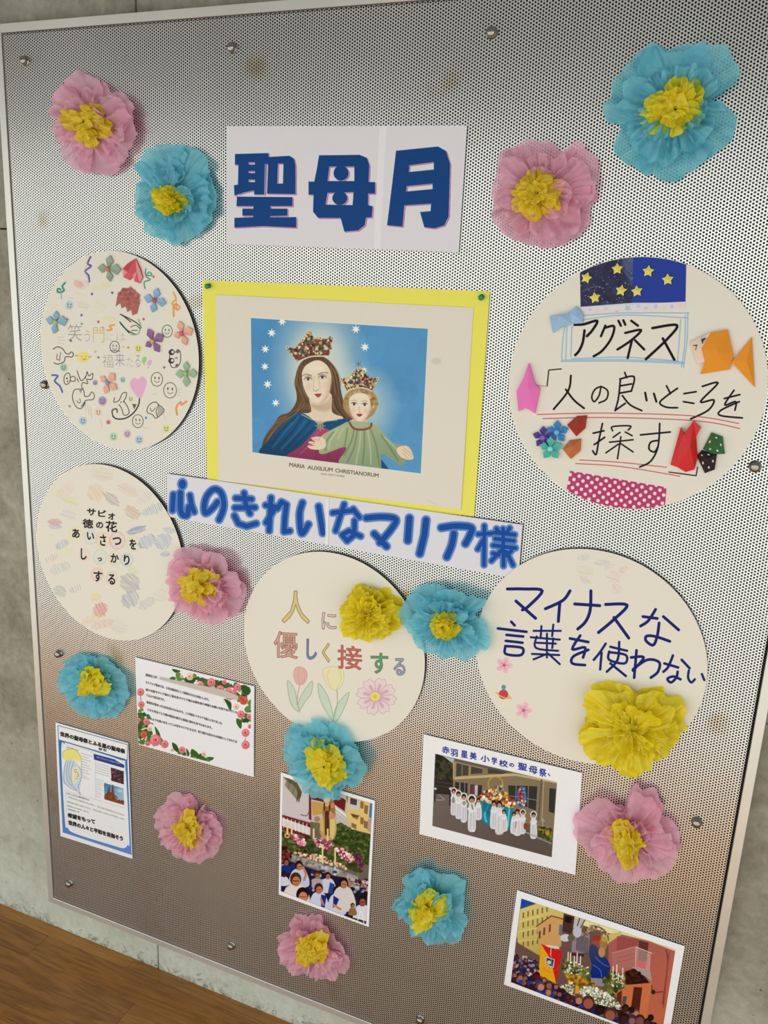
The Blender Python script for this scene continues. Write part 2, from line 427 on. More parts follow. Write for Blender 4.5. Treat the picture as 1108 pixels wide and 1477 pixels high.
def flower(label, outline, core, mt, cmt, seed, group, base=0.0, cup=0.034, outer_h=0.012):
    rng = random.Random(seed)
    P = [at(x, y, outer_h) for x, y in outline]
    anchor = (sum(p[0] for p in P)/len(P), sum(p[1] for p in P)/len(P))
    C = [at(x, y, 0.036+base) for x, y in core]; ca = (sum(p[0] for p in C)/len(C), sum(p[1] for p in C)/len(C))
    anchor = (anchor[0]*0.4+ca[0]*0.6, anchor[1]*0.4+ca[1]*0.6)
    root = empty('tissue_flower', (anchor[0], -base, anchor[1]), label, 'paper flower', group)
    rf = polar(outline, anchor, outer_h+base)
    n = 6; a0 = rng.uniform(0, 6.28)
    for k in range(n):
        th = a0 + k*2*math.pi/n + rng.uniform(-.12, .12)
        petal('petal', anchor, th, 0.74+rng.uniform(-.08, .1), rf, base+0.004+0.0014*(k % 3), base+outer_h+rng.uniform(-.004, .008), mt, root, seed*100+k, 1.02, 0.0055, rng.choice([0, .003, -.002]), drop=0.16)
    n = 5; a0 = rng.uniform(0, 6.28)
    for k in range(n):
        th = a0 + k*2*math.pi/n + rng.uniform(-.25, .25)
        sc = rng.uniform(0.66, 0.96)
        petal('petal', anchor, th, rng.uniform(.6, .9), rf, base+0.009, base+0.020+rng.uniform(0, cup*0.5), mt, root, seed*100+30+k, sc, 0.0095, rng.uniform(-.006, .006), pw=1.1, drop=0.28)
    a0 = rng.uniform(0, 6.28)
    for k in range(3):
        th = a0 + k*2*math.pi/3 + rng.uniform(-.35, .35)
        petal('petal', anchor, th, rng.uniform(.6, .85), rf, base+0.012, base+cup+rng.uniform(-.004, .010), mt, root, seed*100+50+k, rng.uniform(.45, .66), 0.0100, rng.uniform(-.004, .006), pw=0.8, drop=0.32)
    cf0 = polar(core, ca, 0.036+base); cf = lambda t: (cf0(t-.22)+2*cf0(t)+cf0(t+.22))/4
    a0 = rng.uniform(0, 6.28)
    for lay, (cnt, s, hh, w) in enumerate([(6, 1.12, 0.034, .62), (5, .80, 0.043, .66), (4, .5, 0.048, .8)]):
        for k in range(cnt):
            th = a0 + lay*.5 + k*2*math.pi/cnt + rng.uniform(-.15, .15)
            jt = (0, .006, .011)[lay]; cj = (ca[0]+rng.uniform(-jt, jt), ca[1]+rng.uniform(-jt, jt))
            petal('centre_tuft', cj, th, w, cf, base+0.024+0.006*lay, base+hh+rng.uniform(-.004, .006), cmt, root, seed*100+60+lay*10+k, s*rng.uniform(.88, 1.06), 0.0062, rng.uniform(-.008, .006), 18, 12, 0.45, 0.28, 0.07, 1.2)
    petal('centre_tuft', ca, a0, 3.1, cf, base+0.040, base+0.046, cmt, root, seed*100+98, 0.42, 0.0050, 0, 30, 8, 0.5, 0.0, 0.08, 1.0)
    return root

def pompom(label, outline, seed, base, H=0.055):
    rng = random.Random(seed)
    P = [at(x, y, base+H*0.4) for x, y in outline]
    anchor = (sum(p[0] for p in P)/len(P), sum(p[1] for p in P)/len(P))
    root = empty('tissue_pompom', (anchor[0], -base, anchor[1]), label, 'paper flower', 'yellow tissue pompoms')
    rf = polar(outline, anchor, base+H*0.4)
    for lay, (cnt, s, hh, w) in enumerate([(7, 1.02, .30, .6), (7, .98, .55, .6), (6, .86, .78, .65), (6, .70, .93, .65), (5, .52, 1.0, .7), (4, .34, 1.02, .85), (3, .18, 1.0, 1.0)]):
        a0 = rng.uniform(0, 6.28)
        for k in range(cnt):
            th = a0 + k*2*math.pi/cnt + rng.uniform(-.25, .25)
            petal('petal', anchor, th, w*rng.uniform(.7, 1.1), rf, base+0.006+0.10*lay*H, base+H*hh+rng.uniform(-.009, .008), TY, root, seed*100+lay*12+k, s*rng.uniform(.82, 1.08), 0.0085, rng.uniform(-.012, .008), 22, 14, 0.6, 0.22, 0.10)
    return root

GP, GB = 'pink tissue paper flowers', 'blue tissue paper flowers'
DISC_H = 0.0065
FL = [
 ('p','pink tissue flower with a deep yellow centre at the upper left corner of the board',60,90,7.914,
  '320,200 390,130 470,150 570,180 700,260 780,350 870,370 960,430 1050,520 1045,600 1040,700 1040,900 960,1000 870,1190 760,1230 700,1250 600,1240 480,1240 400,1190 270,1060 240,920 170,830 140,720 250,700 250,660 130,640 85,545 150,480 140,420 180,310',
  '260,620 310,520 400,560 440,560 520,490 600,520 680,610 720,660 745,790 640,840 510,905 410,890 350,760 280,690', TO),
 ('b','blue tissue flower with a small yellow centre left of the large three-character title sheet',180,200,7.914,
  '255,140 330,150 400,95 470,110 640,80 670,120 800,140 900,230 960,400 1000,650 1000,760 985,860 930,970 820,1060 700,1120 560,1200 470,1140 350,1090 240,1020 230,940 160,880 105,690 130,610 120,520 190,440 130,360 130,300 240,215',
  '275,610 330,565 350,630 400,640 480,575 600,620 630,690 700,710 690,745 630,760 630,795 560,800 490,860 430,815 340,790 300,720', TY),
 ('p','pink tissue flower right of the large three-character title sheet',700,190,6.518,
  '150,240 250,145 380,115 560,120 700,200 770,190 870,110 940,190 1005,260 1040,380 1010,620 960,720 930,890 800,990 700,1050 580,1060 440,1030 300,1030 180,920 110,800 70,720 80,600 120,480 130,350',
  '235,590 340,590 350,490 400,440 420,345 520,400 560,450 620,430 650,385 735,470 665,560 660,700 560,720 520,800 430,820 400,780 270,700', TO),
 ('b','largest blue tissue flower at the upper right corner of the board',870,50,5.54,
  '340,110 420,75 490,110 520,155 700,100 820,60 890,120 960,130 1000,200 1065,290 1050,370 960,450 930,520 800,540 960,570 1045,660 1000,800 900,900 800,1010 660,1060 640,1100 490,1150 400,1080 340,1110 250,1030 130,930 115,850 165,740 150,700 40,680 25,590 100,520 110,370 230,240',
  '255,720 340,600 350,530 430,480 530,380 590,360 680,360 740,430 745,520 810,560 830,650 800,680 740,590 720,680 650,720 560,775 480,720 440,650 360,790', TY),
 ('p','pink tissue flower overlapping the right edge of the round card below the long blue-lettered banner',225,780,7.914,
  '190,160 330,110 450,120 600,140 740,180 800,290 820,370 915,390 940,500 980,640 920,760 880,830 760,900 610,935 480,890 390,810 220,790 210,700 135,640 150,550 115,460 190,400 130,300 210,230',
  '265,420 310,385 460,380 490,365 560,420 650,480 645,590 560,650 550,740 500,735 410,680 310,630 320,530', TO),
 ('b','blue tissue flower above the blue-bordered notice at the left edge of the board',70,930,8.523,
  '90,440 150,380 180,280 250,190 350,150 490,145 590,190 680,195 830,310 930,430 990,600 920,690 860,820 740,880 560,915 480,850 400,880 330,790 250,690 170,600 150,510 180,430',
  '320,530 390,480 400,380 500,290 600,320 680,450 670,590 560,615 480,610 390,630 340,590', TY),
 ('p','pink tissue flower between the blue-bordered notice and the tall photo of a procession',210,1130,9.233,
  '110,500 160,380 280,260 340,190 440,160 560,190 650,270 790,270 720,390 650,450 900,450 1000,640 980,780 930,880 860,980 770,1000 700,1050 600,1060 480,1005 330,900 260,830 190,710',
  '280,620 380,590 450,560 450,500 510,425 610,440 640,560 690,620 680,800 640,880 540,830 460,780 400,700', TO),
 ('b','blue tissue flower overlapping the top edge of the tall photo of a procession',395,1020,7.387,
  '140,290 220,190 310,230 400,220 385,160 500,140 600,190 700,220 800,340 880,420 960,600 960,700 850,840 760,830 700,870 680,990 630,950 430,930 340,860 220,760 150,660 115,540 120,390',
  '335,480 400,360 450,420 560,395 610,470 700,540 710,680 760,760 700,790 600,770 600,870 500,870 480,790 370,680 365,560', TY),
 ('b','blue tissue flower in the gap between the two large lower round cards',560,830,6.925,
  '130,370 180,300 220,200 300,150 420,130 600,160 800,220 960,250 940,320 850,390 940,480 1000,680 950,740 880,700 850,790 770,840 640,790 560,820 460,780 340,720 230,600 210,510 150,470',
  '430,430 510,430 560,420 640,430 705,480 690,540 620,600 540,645 465,630 470,580 440,500', TY),
 ('p','large pink tissue flower right of the photo of the white-robed procession',820,1110,6.156,
  '60,390 160,350 260,260 340,260 440,330 510,350 540,240 590,130 640,200 740,210 850,340 820,420 910,480 970,640 970,740 900,820 840,920 740,950 640,950 600,990 450,960 380,900 250,810 170,720 110,640 60,500',
  '400,490 480,450 560,480 610,540 600,640 680,670 660,715 580,730 620,830 560,850 500,875 440,790 400,700', TO),
 ('b','blue tissue flower below the photo of the white-robed procession',550,1230,7.387,
  '105,620 160,520 240,490 230,440 280,380 250,280 350,210 490,165 560,250 700,250 850,330 880,430 860,540 880,700 860,850 740,980 650,960 580,980 480,980 410,900 320,900 300,790 210,690',
  '260,760 320,680 370,560 440,480 520,415 560,490 640,500 660,600 660,700 600,750 480,770 380,825 300,790', TY),
 ('p','pink tissue flower below the tall photo, lowest flower on the board',390,1310,8.523,
  '95,400 150,320 240,300 290,300 265,190 290,110 420,130 580,120 700,250 800,390 950,570 910,780 820,760 770,890 650,890 560,870 430,790 310,810 260,740 170,650 110,520',
  '290,580 340,530 330,450 420,370 500,360 600,350 700,440 640,560 610,710 540,710 420,710 340,700', TO),
]
def flowers():
    for i, (c, label, ox, oy, s, out, core, cm) in enumerate(FL):
        base = {4: 0.009, 7: 0.009, 8: 0.009}.get(i, 0.001)
        flower(label, zp(ox, oy, s, out), zp(ox, oy, s, core), TP if c == 'p' else TB, cm, 11+i, GP if c == 'p' else GB, base)
    pompom('round yellow tissue pompom on the round card with drawn tulips', zp(480,830,9.233,'130,400 220,270 340,150 440,140 600,180 720,280 830,380 860,540 840,680 720,800 560,860 420,870 260,820 150,750 130,600'), 41, DISC_H+0.001, 0.045)
    pompom('large ragged yellow tissue pompom on the round card with thick navy writing', zp(820,970,6.156,'130,150 280,140 470,110 620,160 700,200 830,170 860,250 980,260 1025,370 980,460 1010,530 940,640 860,750 720,850 640,860 590,905 400,830 240,780 150,700 150,640 90,490 120,340'), 43, DISC_H+0.001, 0.05)
flowers()
# ------------------------------------------------------------------ flat print: a small painter that fills an image with shapes
class Canvas:
    """An image lying in a plane h metres in front of the board; shapes are given in photo pixels (or in an enlarged crop, see zoom)."""
    def __init__(s, x0, x1, z0, z1, h, dens, bg):
        s.x0, s.x1, s.z0, s.z1, s.h = x0, x1, z0, z1, h
        s.W = max(8, int((x1-x0)*dens)); s.H = max(8, int((z1-z0)*dens))
        X, Z = np.meshgrid(x0+(np.arange(s.W)+.5)*(x1-x0)/s.W, z0+(np.arange(s.H)+.5)*(z1-z0)/s.H)
        s.px, s.py = to_px(X, Z, h)
        s.img = np.empty((s.H, s.W, 3), np.float32); s.img[:] = np.array(bg, np.float32)/255
        s.zo = (0, 0, 1.0); s.clip = None; s.aa = 0.75
        s.rng = random.Random(5)
    def zoom(s, ox, oy, sc): s.zo = (ox, oy, sc); return s
    def P(s, pts): return np.array(zp(*s.zo, pts))
    def win(s, p, pad):
        x0, y0 = p.min(0)-pad; x1, y1 = p.max(0)+pad
        q = [at(x, y, s.h) for x, y in ((x0, y0), (x1, y0), (x1, y1), (x0, y1))]
        i0 = int((min(a for a, b in q)-s.x0)/(s.x1-s.x0)*s.W)-1; i1 = int((max(a for a, b in q)-s.x0)/(s.x1-s.x0)*s.W)+2
        j0 = int((min(b for a, b in q)-s.z0)/(s.z1-s.z0)*s.H)-1; j1 = int((max(b for a, b in q)-s.z0)/(s.z1-s.z0)*s.H)+2
        i0, j0 = max(i0, 0), max(j0, 0); i1, j1 = min(i1, s.W), min(j1, s.H)
        if i1 <= i0 or j1 <= j0: return None
        return (slice(j0, j1), slice(i0, i1))
    def blend(s, w, cov, col, a=1.0):
        if s.clip is not None: cov = cov*s.clip[w]
        cov = (cov*a)[..., None]
        if isinstance(col[0], (tuple, list)):       # gradient: (c1, c2, p1, p2) in crop coordinates
            c1, c2, p1, p2 = col; p1, p2 = s.P([p1, p2])
            d = p2-p1; t = ((s.px[w]-p1[0])*d[0]+(s.py[w]-p1[1])*d[1])/max(1e-6, d@d); t = np.clip(t, 0, 1)[..., None]
            c = (np.array(c1)*(1-t)+np.array(c2)*t)/255
        else: c = np.array(col, np.float32)/255
        s.img[w] = s.img[w]*(1-cov)+c*cov
    def seg(s, w, p, closed):
        X, Y = s.px[w], s.py[w]; D = np.full(X.shape, 1e9)
        n = len(p)
        for i in range(n if closed else n-1):
            a, b = p[i], p[(i+1) % n]; d = b-a; L = max(1e-9, d@d)
            t = np.clip(((X-a[0])*d[0]+(Y-a[1])*d[1])/L, 0, 1)
            D = np.minimum(D, (X-a[0]-t*d[0])**2+(Y-a[1]-t*d[1])**2)
        return np.sqrt(D)
    def cover(s, rings, w, soft):
        X, Y = s.px[w], s.py[w]; ins = np.zeros(X.shape, bool); D = np.full(X.shape, 1e9)
        for p in rings:
            n = len(p)
            for i in range(n):
                a, b = p[i], p[(i+1) % n]
                if a[1] == b[1]: continue
                c = ((a[1] > Y) != (b[1] > Y)) & (X < (b[0]-a[0])*(Y-a[1])/(b[1]-a[1])+a[0]); ins ^= c
            D = np.minimum(D, s.seg(w, p, True))
        return np.clip(0.5+np.where(ins, D, -D)/soft, 0, 1)
    def curve(s, p, closed=False, k=5):
        n = len(p)
        if n < 3: return p
        out = []
        for i in range(n if closed else n-1):
            if closed: p0, p1, p2, p3 = p[i-1], p[i], p[(i+1) % n], p[(i+2) % n]
            else: p0, p1, p2, p3 = p[max(i-1, 0)], p[i], p[i+1], p[min(i+2, n-1)]
            for j in range(k):
                t = j/k
                out.append(.5*((2*p1)+(p2-p0)*t+(2*p0-5*p1+4*p2-p3)*t*t+(-p0+3*p1-3*p2+p3)*t**3))
        if not closed: out.append(p[-1])
        return np.array(out)
    def poly(s, pts, col, a=1.0, soft=None, smooth=False, holes=(), shift=(0, 0)):
        rings = [s.P(r)+np.array(shift) for r in [pts]+list(holes)]
        if smooth: rings = [s.curve(r, True) for r in rings]
        soft = soft or s.aa
        w = s.win(rings[0], soft+1)
        if w: s.blend(w, s.cover(rings, w, soft), col, a)
    def line(s, pts, wd, col, a=1.0, soft=None, smooth=True, closed=False):
        """wd in photo pixels; several strokes are split by |"""
        for part in (pts.split('|') if isinstance(pts, str) else [pts]):
            p = s.P(part.strip() if isinstance(part, str) else part)
            if smooth: p = s.curve(p, closed)
            so = soft or s.aa
            w = s.win(p, wd+so+1)
            if w: s.blend(w, np.clip(.5+(wd/2-s.seg(w, p, closed))/so, 0, 1), col, a)
    def ell(s, x, y, rx, ry, col, a=1.0, rot=0, soft=None):
        c = s.P([(x, y)])[0]; sc = s.zo[2]; rx, ry = rx/sc, ry/sc; r = max(rx, ry)
        so = soft or s.aa
        w = s.win(np.array([c]), r+so+1)
        if not w: return
        dx, dy = s.px[w]-c[0], s.py[w]-c[1]; ca, sa = math.cos(rot), math.sin(rot)
        u, v = (dx*ca+dy*sa)/rx, (-dx*sa+dy*ca)/ry
        s.blend(w, np.clip(.5+(1-np.sqrt(u*u+v*v))*min(rx, ry)/so, 0, 1), col, a)
    def setclip(s, pts):
        s.clip = None
        if pts is not None:
            p = s.P(pts); w = (slice(0, s.H), slice(0, s.W)); s.clip = s.cover([p], w, s.aa)
    def scatter(s, pts, cols, n, r, a=0.9, asp=1.0, rot=None):
        p = s.P(pts); sc = s.zo[2]; ox, oy, _ = s.zo
        x0, y0 = p.min(0); x1, y1 = p.max(0); k = 0; g = 0
        while k < n and g < n*20:
            g += 1
            x, y = s.rng.uniform(x0, x1), s.rng.uniform(y0, y1); ins = False
            for i in range(len(p)):
                q, t = p[i], p[(i+1) % len(p)]
                if (q[1] > y) != (t[1] > y) and x < (t[0]-q[0])*(y-q[1])/(t[1]-q[1])+q[0]: ins = not ins
            if not ins: continue
            k += 1; c = s.rng.choice(cols); j = s.rng.uniform(.82, 1.15); rr = s.rng.uniform(*r)
            s.ell((x-ox)*sc, (y-oy)*sc, rr*asp, rr, tuple(min(255, v*j) for v in c), a, s.rng.uniform(0, 3) if rot is None else rot)
    def punch(s, k=1.18, lift=-0.035):
        m = s.clip[..., None]; s.img = s.img*(1-m)+np.clip((s.img-.5)*k+.5+lift, 0, 1)*m
    def grain(s, amp, seed=0):
        r = np.random.RandomState(seed); s.img += (r.rand(s.H, s.W, 1).astype(np.float32)-.5)*amp/127
    def upload(s):
        buf = np.ones((s.H, s.W, 4), np.float32); buf[..., :3] = np.clip(s.img, 0, 1)
        s.im.pixels.foreach_set(buf.ravel()); s.im.update(); s.im.pack()
    def material(s, name, rough=0.5, spec=0.3, wrinkle=0.0):
        im = s.im = bpy.data.images.new(name, s.W, s.H); s.upload()
        m = bpy.data.materials.new(name); m.use_nodes = True; nt = m.node_tree; b = nt.nodes['Principled BSDF']
        t = nt.nodes.new('ShaderNodeTexImage'); t.image = im; t.extension = 'EXTEND'
        nt.links.new(t.outputs[0], b.inputs['Base Color'])
        b.inputs['Roughness'].default_value = rough; b.inputs['Specular IOR Level'].default_value = spec*0.5
        if wrinkle:
            n = noise_node(nt, geo_pos(nt), 14, 3, 0.5, 0.4); bump(nt, b, n.outputs[0], wrinkle, 0.01)
        return m

def canvas_for(pts, h, dens, bg, pad=0.002):
    q = [at(x, y, h) for x, y in pts]
    xs = [a for a, b in q]; zs = [b for a, b in q]
    return Canvas(min(xs)-pad, max(xs)+pad, min(zs)-pad, max(zs)+pad, h, dens, bg)

def sheet(name, outline, h, thick, mt, parent=None, cv=None, bow=None, n=10, world=False, edge_mat=None):
    """A thin flat piece with thickness; outline in photo pixels (or world x, z), front face at h. bow(u, v) lifts a four-cornered sheet."""
    q = list(outline) if world else [at(x, y, h) for x, y in outline]
    v, f = [], []
    if len(q) == 4 and bow:
        for j in range(n+1):
            for i in range(n+1):
                u, w = i/n, j/n
                x = (q[0][0]*(1-u)+q[1][0]*u)*(1-w)+(q[3][0]*(1-u)+q[2][0]*u)*w
                z = (q[0][1]*(1-u)+q[1][1]*u)*(1-w)+(q[3][1]*(1-u)+q[2][1]*u)*w
                v.append((x, -h-bow(u, w), z))
        for j in range(n):
            for i in range(n):
                a = j*(n+1)+i; f.append((a, a+n+1, a+n+2, a+1))
        k = len(v)
        v += [(x, y+thick, z) for x, y, z in v]
        f += [tuple(k+i for i in reversed(ff)) for ff in f]
        rim = [i for i in range(n)] + [i*(n+1)+n for i in range(n)] + [n*(n+1)+n-i for i in range(n)] + [(n-i)*(n+1) for i in range(n)]
        for a, b in zip(rim, rim[1:]+rim[:1]): f.append((a, b, k+b, k+a))
    else:
        m_ = len(q)
        area = sum(q[i][0]*q[(i+1) % m_][1]-q[(i+1) % m_][0]*q[i][1] for i in range(m_))
        if area < 0: q = q[::-1]
        v = [(x, -h, z) for x, z in q]+[(x, -h+thick, z) for x, z in q]
        f = [tuple(range(m_)), tuple(range(2*m_-1, m_-1, -1))]+[(i, m_+i, m_+(i+1) % m_, (i+1) % m_) for i in range(m_)]
    uvs = None
    if cv: uvs = [((x-cv.x0)/(cv.x1-cv.x0), (z-cv.z0)/(cv.z1-cv.z0)) for x, y, z in v]
    mats = [mt]; fm = None
    if edge_mat:
        mats.append(edge_mat); fm = [0]+[1]*(len(f)-1) if not bow else None
    return mesh_obj(name, v, f, mats, parent, fmat=fm, uvs=uvs)

def glyph_edges(text, cache={}):
    """outline segments of font lettering in em units"""
    if text not in cache:
        cu = bpy.data.curves.new('type', 'FONT'); cu.body = text; cu.resolution_u = 3
        o = bpy.data.objects.new('type', cu); me = bpy.data.meshes.new_from_object(o)
        use = {}
        for p in me.polygons:
            for e in p.edge_keys: use[e] = use.get(e, 0)+1
        co = [tuple(v.co)[:2] for v in me.vertices]
        cache[text] = np.array([[co[a], co[b]] for (a, b), k in use.items() if k == 1]).reshape(-1, 2, 2)
        bpy.data.objects.remove(o); bpy.data.curves.remove(cu); bpy.data.meshes.remove(me)
    return cache[text]

def hatch(c, patches, seed=3):
    """loose coloured-pencil hatching: (x, y, rx, ry, angle, colour, strokes)"""
    rng = random.Random(seed)
    for x, y, rx, ry, an, col, n in patches:
        for k in range(n):
            t = -1+2*(k+.5)/n; w = math.sqrt(1-t*t)*rng.uniform(.7, 1.05)
            ca, sa = math.cos(an), math.sin(an); P = []
            for j in (-1, -.3, .3, 1):
                u, v = j*w*rx, t*ry+rng.uniform(-2, 2); P.append((x+u*ca-v*sa, y+u*sa+v*ca))
            c.line(P, rng.uniform(.6, 1.1), tuple(min(255, q*rng.uniform(.92, 1.05)) for q in col), rng.uniform(.3, .6), 1.0)

class Lettering:
    """Printed or handwritten font lettering, painted onto a canvas"""
    def __init__(s, c): s.c = c
    def put(s, E, A, U, V, col, bold):
        """E: segments; A origin, U, V: photo-pixel vectors of the unit x and y"""
        c = s.c; S = A+E[..., :1]*U+E[..., 1:]*V
        w = c.win(S.reshape(-1, 2), bold+2)
        if not w: return
        X, Y = c.px[w], c.py[w]; ins = np.zeros(X.shape, bool); D = np.full(X.shape, 1e9)
        for a, b in S:
            d = b-a; L = max(1e-9, d@d); t = np.clip(((X-a[0])*d[0]+(Y-a[1])*d[1])/L, 0, 1)
            D = np.minimum(D, (X-a[0]-t*d[0])**2+(Y-a[1]-t*d[1])**2)
            if a[1] != b[1]: ins ^= ((a[1] > Y) != (b[1] > Y)) & (X < (b[0]-a[0])*(Y-a[1])/(b[1]-a[1])+a[0])
        D = np.sqrt(D); c.blend(w, np.clip(.5+(np.where(ins, D, -D)+bold)/c.aa, 0, 1), col)
    def add(s, text, bl, br, tl, col, bold=0.2, cells=False):
        A, B, T = (np.array(p) for p in (bl, br, tl))
        if cells:
            n = len(text)
            for i, ch in enumerate(text):
                E = glyph_edges(ch)
                if len(E): s.put(E+np.array([i, .1]), A, (B-A)/n, (T-A)/1.0, col, bold)
            return
        E = glyph_edges(text); lo, hi = E.reshape(-1, 2).min(0), E.reshape(-1, 2).max(0)
        s.put((E-lo)/np.maximum(hi-lo, 1e-6), A, B-A, T-A, col, bold)
    def chars(s, zo, items, col, bold=0.2):
        """items: (char, x0, y0, x1, y1 [, slope]) ink boxes in crop coordinates; slope = y drop per x"""
        for it in items:
            ch, x0, y0, x1, y1 = it[:5]; sl = it[5] if len(it) > 5 else 0.12; dx = (x1-x0)
            s.add(ch, *zp(*zo, [(x0, y1), (x1, y1+sl*dx), (x0, y0)]), col, bold)
    def build(s): s.c.upload()

INK_BLACK = (20,18,20); INK_GREY = (150,146,146); INK_BROWN = (96,78,68)
M_INKB = mat('black_ink', lin(22,20,22), .5); M_WHITE = mat('white_print', lin(235,235,240), .5)
CARD = (233,228,217)
M_EDGE = mat('card_edge', lin(205,195,178), 0.8)
M_BRD = mat('card_rim_shade', lin(46,40,34), 0.9)  # dark rim and spacer colour imitates shadow and reflection round the cards

# ---- large title sheet
def title_sheet():
    q = [(327,182),(674,181),(662,364),(326,352)]
    c = canvas_for(q, 0.003, 1500, (228,225,232)); c.zoom(300,150,2.77)
    c.poly('685,88 714,88 688,580 662,578', (238,236,242), .8, 1.5)
    G = [('108,200 243,196 243,240 232,240 228,362 185,362 184,345 150,352 106,366 104,325 120,322 122,243 108,243', ['163,233 188,233 188,242 163,242','163,268 188,268 188,276 163,276','163,302 188,302 188,312 163,312']),
         ('242,212 325,207 344,218 350,245 350,360 236,358', ['280,238 302,238 300,318 277,318']),
         ('116,370 338,372 338,408 250,408 250,418 318,418 318,446 250,448 250,453 353,452 353,494 220,488 106,494 106,455 182,452 182,446 138,446 138,418 182,418 182,408 114,408', []),
         ('444,205 605,203 635,215 645,245 642,312 668,312 668,358 640,358 640,405 658,408 655,452 632,454 626,485 600,505 545,510 530,455 440,455 420,430 422,362 402,362 402,310 425,310 435,260', ['485,250 585,250 585,308 478,308','478,355 582,352 578,404 470,402']),
         ('752,187 920,170 952,188 968,240 962,450 945,485 905,497 865,492 848,432 890,428 892,398 785,405 778,490 716,484 735,330', ['805,245 903,232 903,262 803,272','795,328 898,318 898,340 792,350'])]
    dots = [(532,276,30,30),(527,376,30,27)]
    for col, sh in (((196,60,130),(1.7,1.5)), ((205,200,225),(.8,.7)), ((0,64,132),(0,0))):
        for o, hs in G: c.poly(o, col, holes=hs, shift=sh)
        for x, y, rx, ry in dots: c.ell(x+sh[0]*2.77, y+sh[1]*2.77, rx, ry, col)
    c.line('228,240 226,362', .7, (200,195,215)); c.line('118,366 226,366', .8, (225,222,230))
    o = sheet('title_sheet', q, 0.003, 0.0004, c.material('title_print', .42, .35, .15), cv=c, bow=lambda u, v: 0.0012*math.sin(u*9)*abs(v-.5), n=14)
    tag(o, 'wide white sheet printed with three huge dark blue characters, top centre of the board', 'sign')
title_sheet()

# ---- long banner
def banner():
    q = [(240,683),(754,757),(748,835),(242,745)]
    c = canvas_for(q, 0.005, 1500, (226,224,234))
    c.zoom(235,675,4.181)
    S = [((235,675,4.181), '64,160 58,255', 8), ((235,675,4.181), '106,150 106,245 122,284 148,282 158,235', 9), ((235,675,4.181), '164,165 172,215 190,265', 7.5),
         ((235,675,4.181), '330,205 298,245 258,272 250,225 268,165 310,128 352,150 368,215 360,265 340,312', 8.5),
         ((235,675,4.181), '440,182 535,188|435,240 555,238|490,152 500,225 525,275|432,288 455,335 505,352 562,335', 8),
         ((235,675,4.181), '652,180 640,380|620,225 680,235 622,330|690,245 715,205 745,222 735,300 730,385 765,380', 8),
         ((235,675,4.181), '842,210 824,280 836,395 878,340|940,232 965,392', 8.5),
         ((230,670,2.052), '513,143 572,136|547,118 522,196|574,132 592,156|578,166 577,208 556,226 541,208 562,196 596,212', 7.5),
         ((495,700,4.181), '140,197 240,190 318,205 290,265 222,345|188,292 262,368', 9),
         ((495,700,4.181), '400,198 390,332|500,210 490,300 462,412', 10),
         ((495,700,4.181), '592,256 680,245 772,255 765,300 738,352|668,292 655,360 625,432', 9.5),
         ((495,700,4.181), '815,295 895,290|852,245 850,480|845,330 812,385|912,285 1035,298|918,322 1030,335|905,362 1040,378|965,262 968,485|925,262 940,280|1005,258 990,280|955,390 895,455|985,400 1025,480|1015,395 985,425|905,410 940,420', 6.5)]
    E = [(235,675,4.181,118,98,22,28)]
    for extra, col, so in ((6.0,(160,186,230),3.0), (4.2,(72,116,192),1.0), (0.9,(150,180,226),.7), (0,(0,74,164),.7)):
        for z, st, w in S:
            c.zoom(*z); c.line(st, w*.9+extra, col, 1.0 if so < 2 else .7, so, smooth=('_' not in st) and len(st.split('|')[0].split()) > 3)
        for ox, oy, sc, x, y, rx, ry in E:
            c.zoom(ox, oy, sc); c.ell(x, y, rx+extra*2, ry+extra*2, col, 1, soft=so)
    c.zoom(235,675,4.181)
    c.poly('984,190 1003,192 1000,470 980,465', (238,238,242), .9); c.line('1003,190 1000,470', .7, (160,158,168), .7, smooth=False)
    o = sheet('lettered_banner', q, 0.005, 0.0005, c.material('banner_print', .42, .35, .12), cv=c, bow=lambda u, v: 0.0008*math.sin(u*14)*v, n=16)
    tag(o, 'long narrow white banner of puffy blue characters under the yellow-mounted picture', 'sign')
banner()

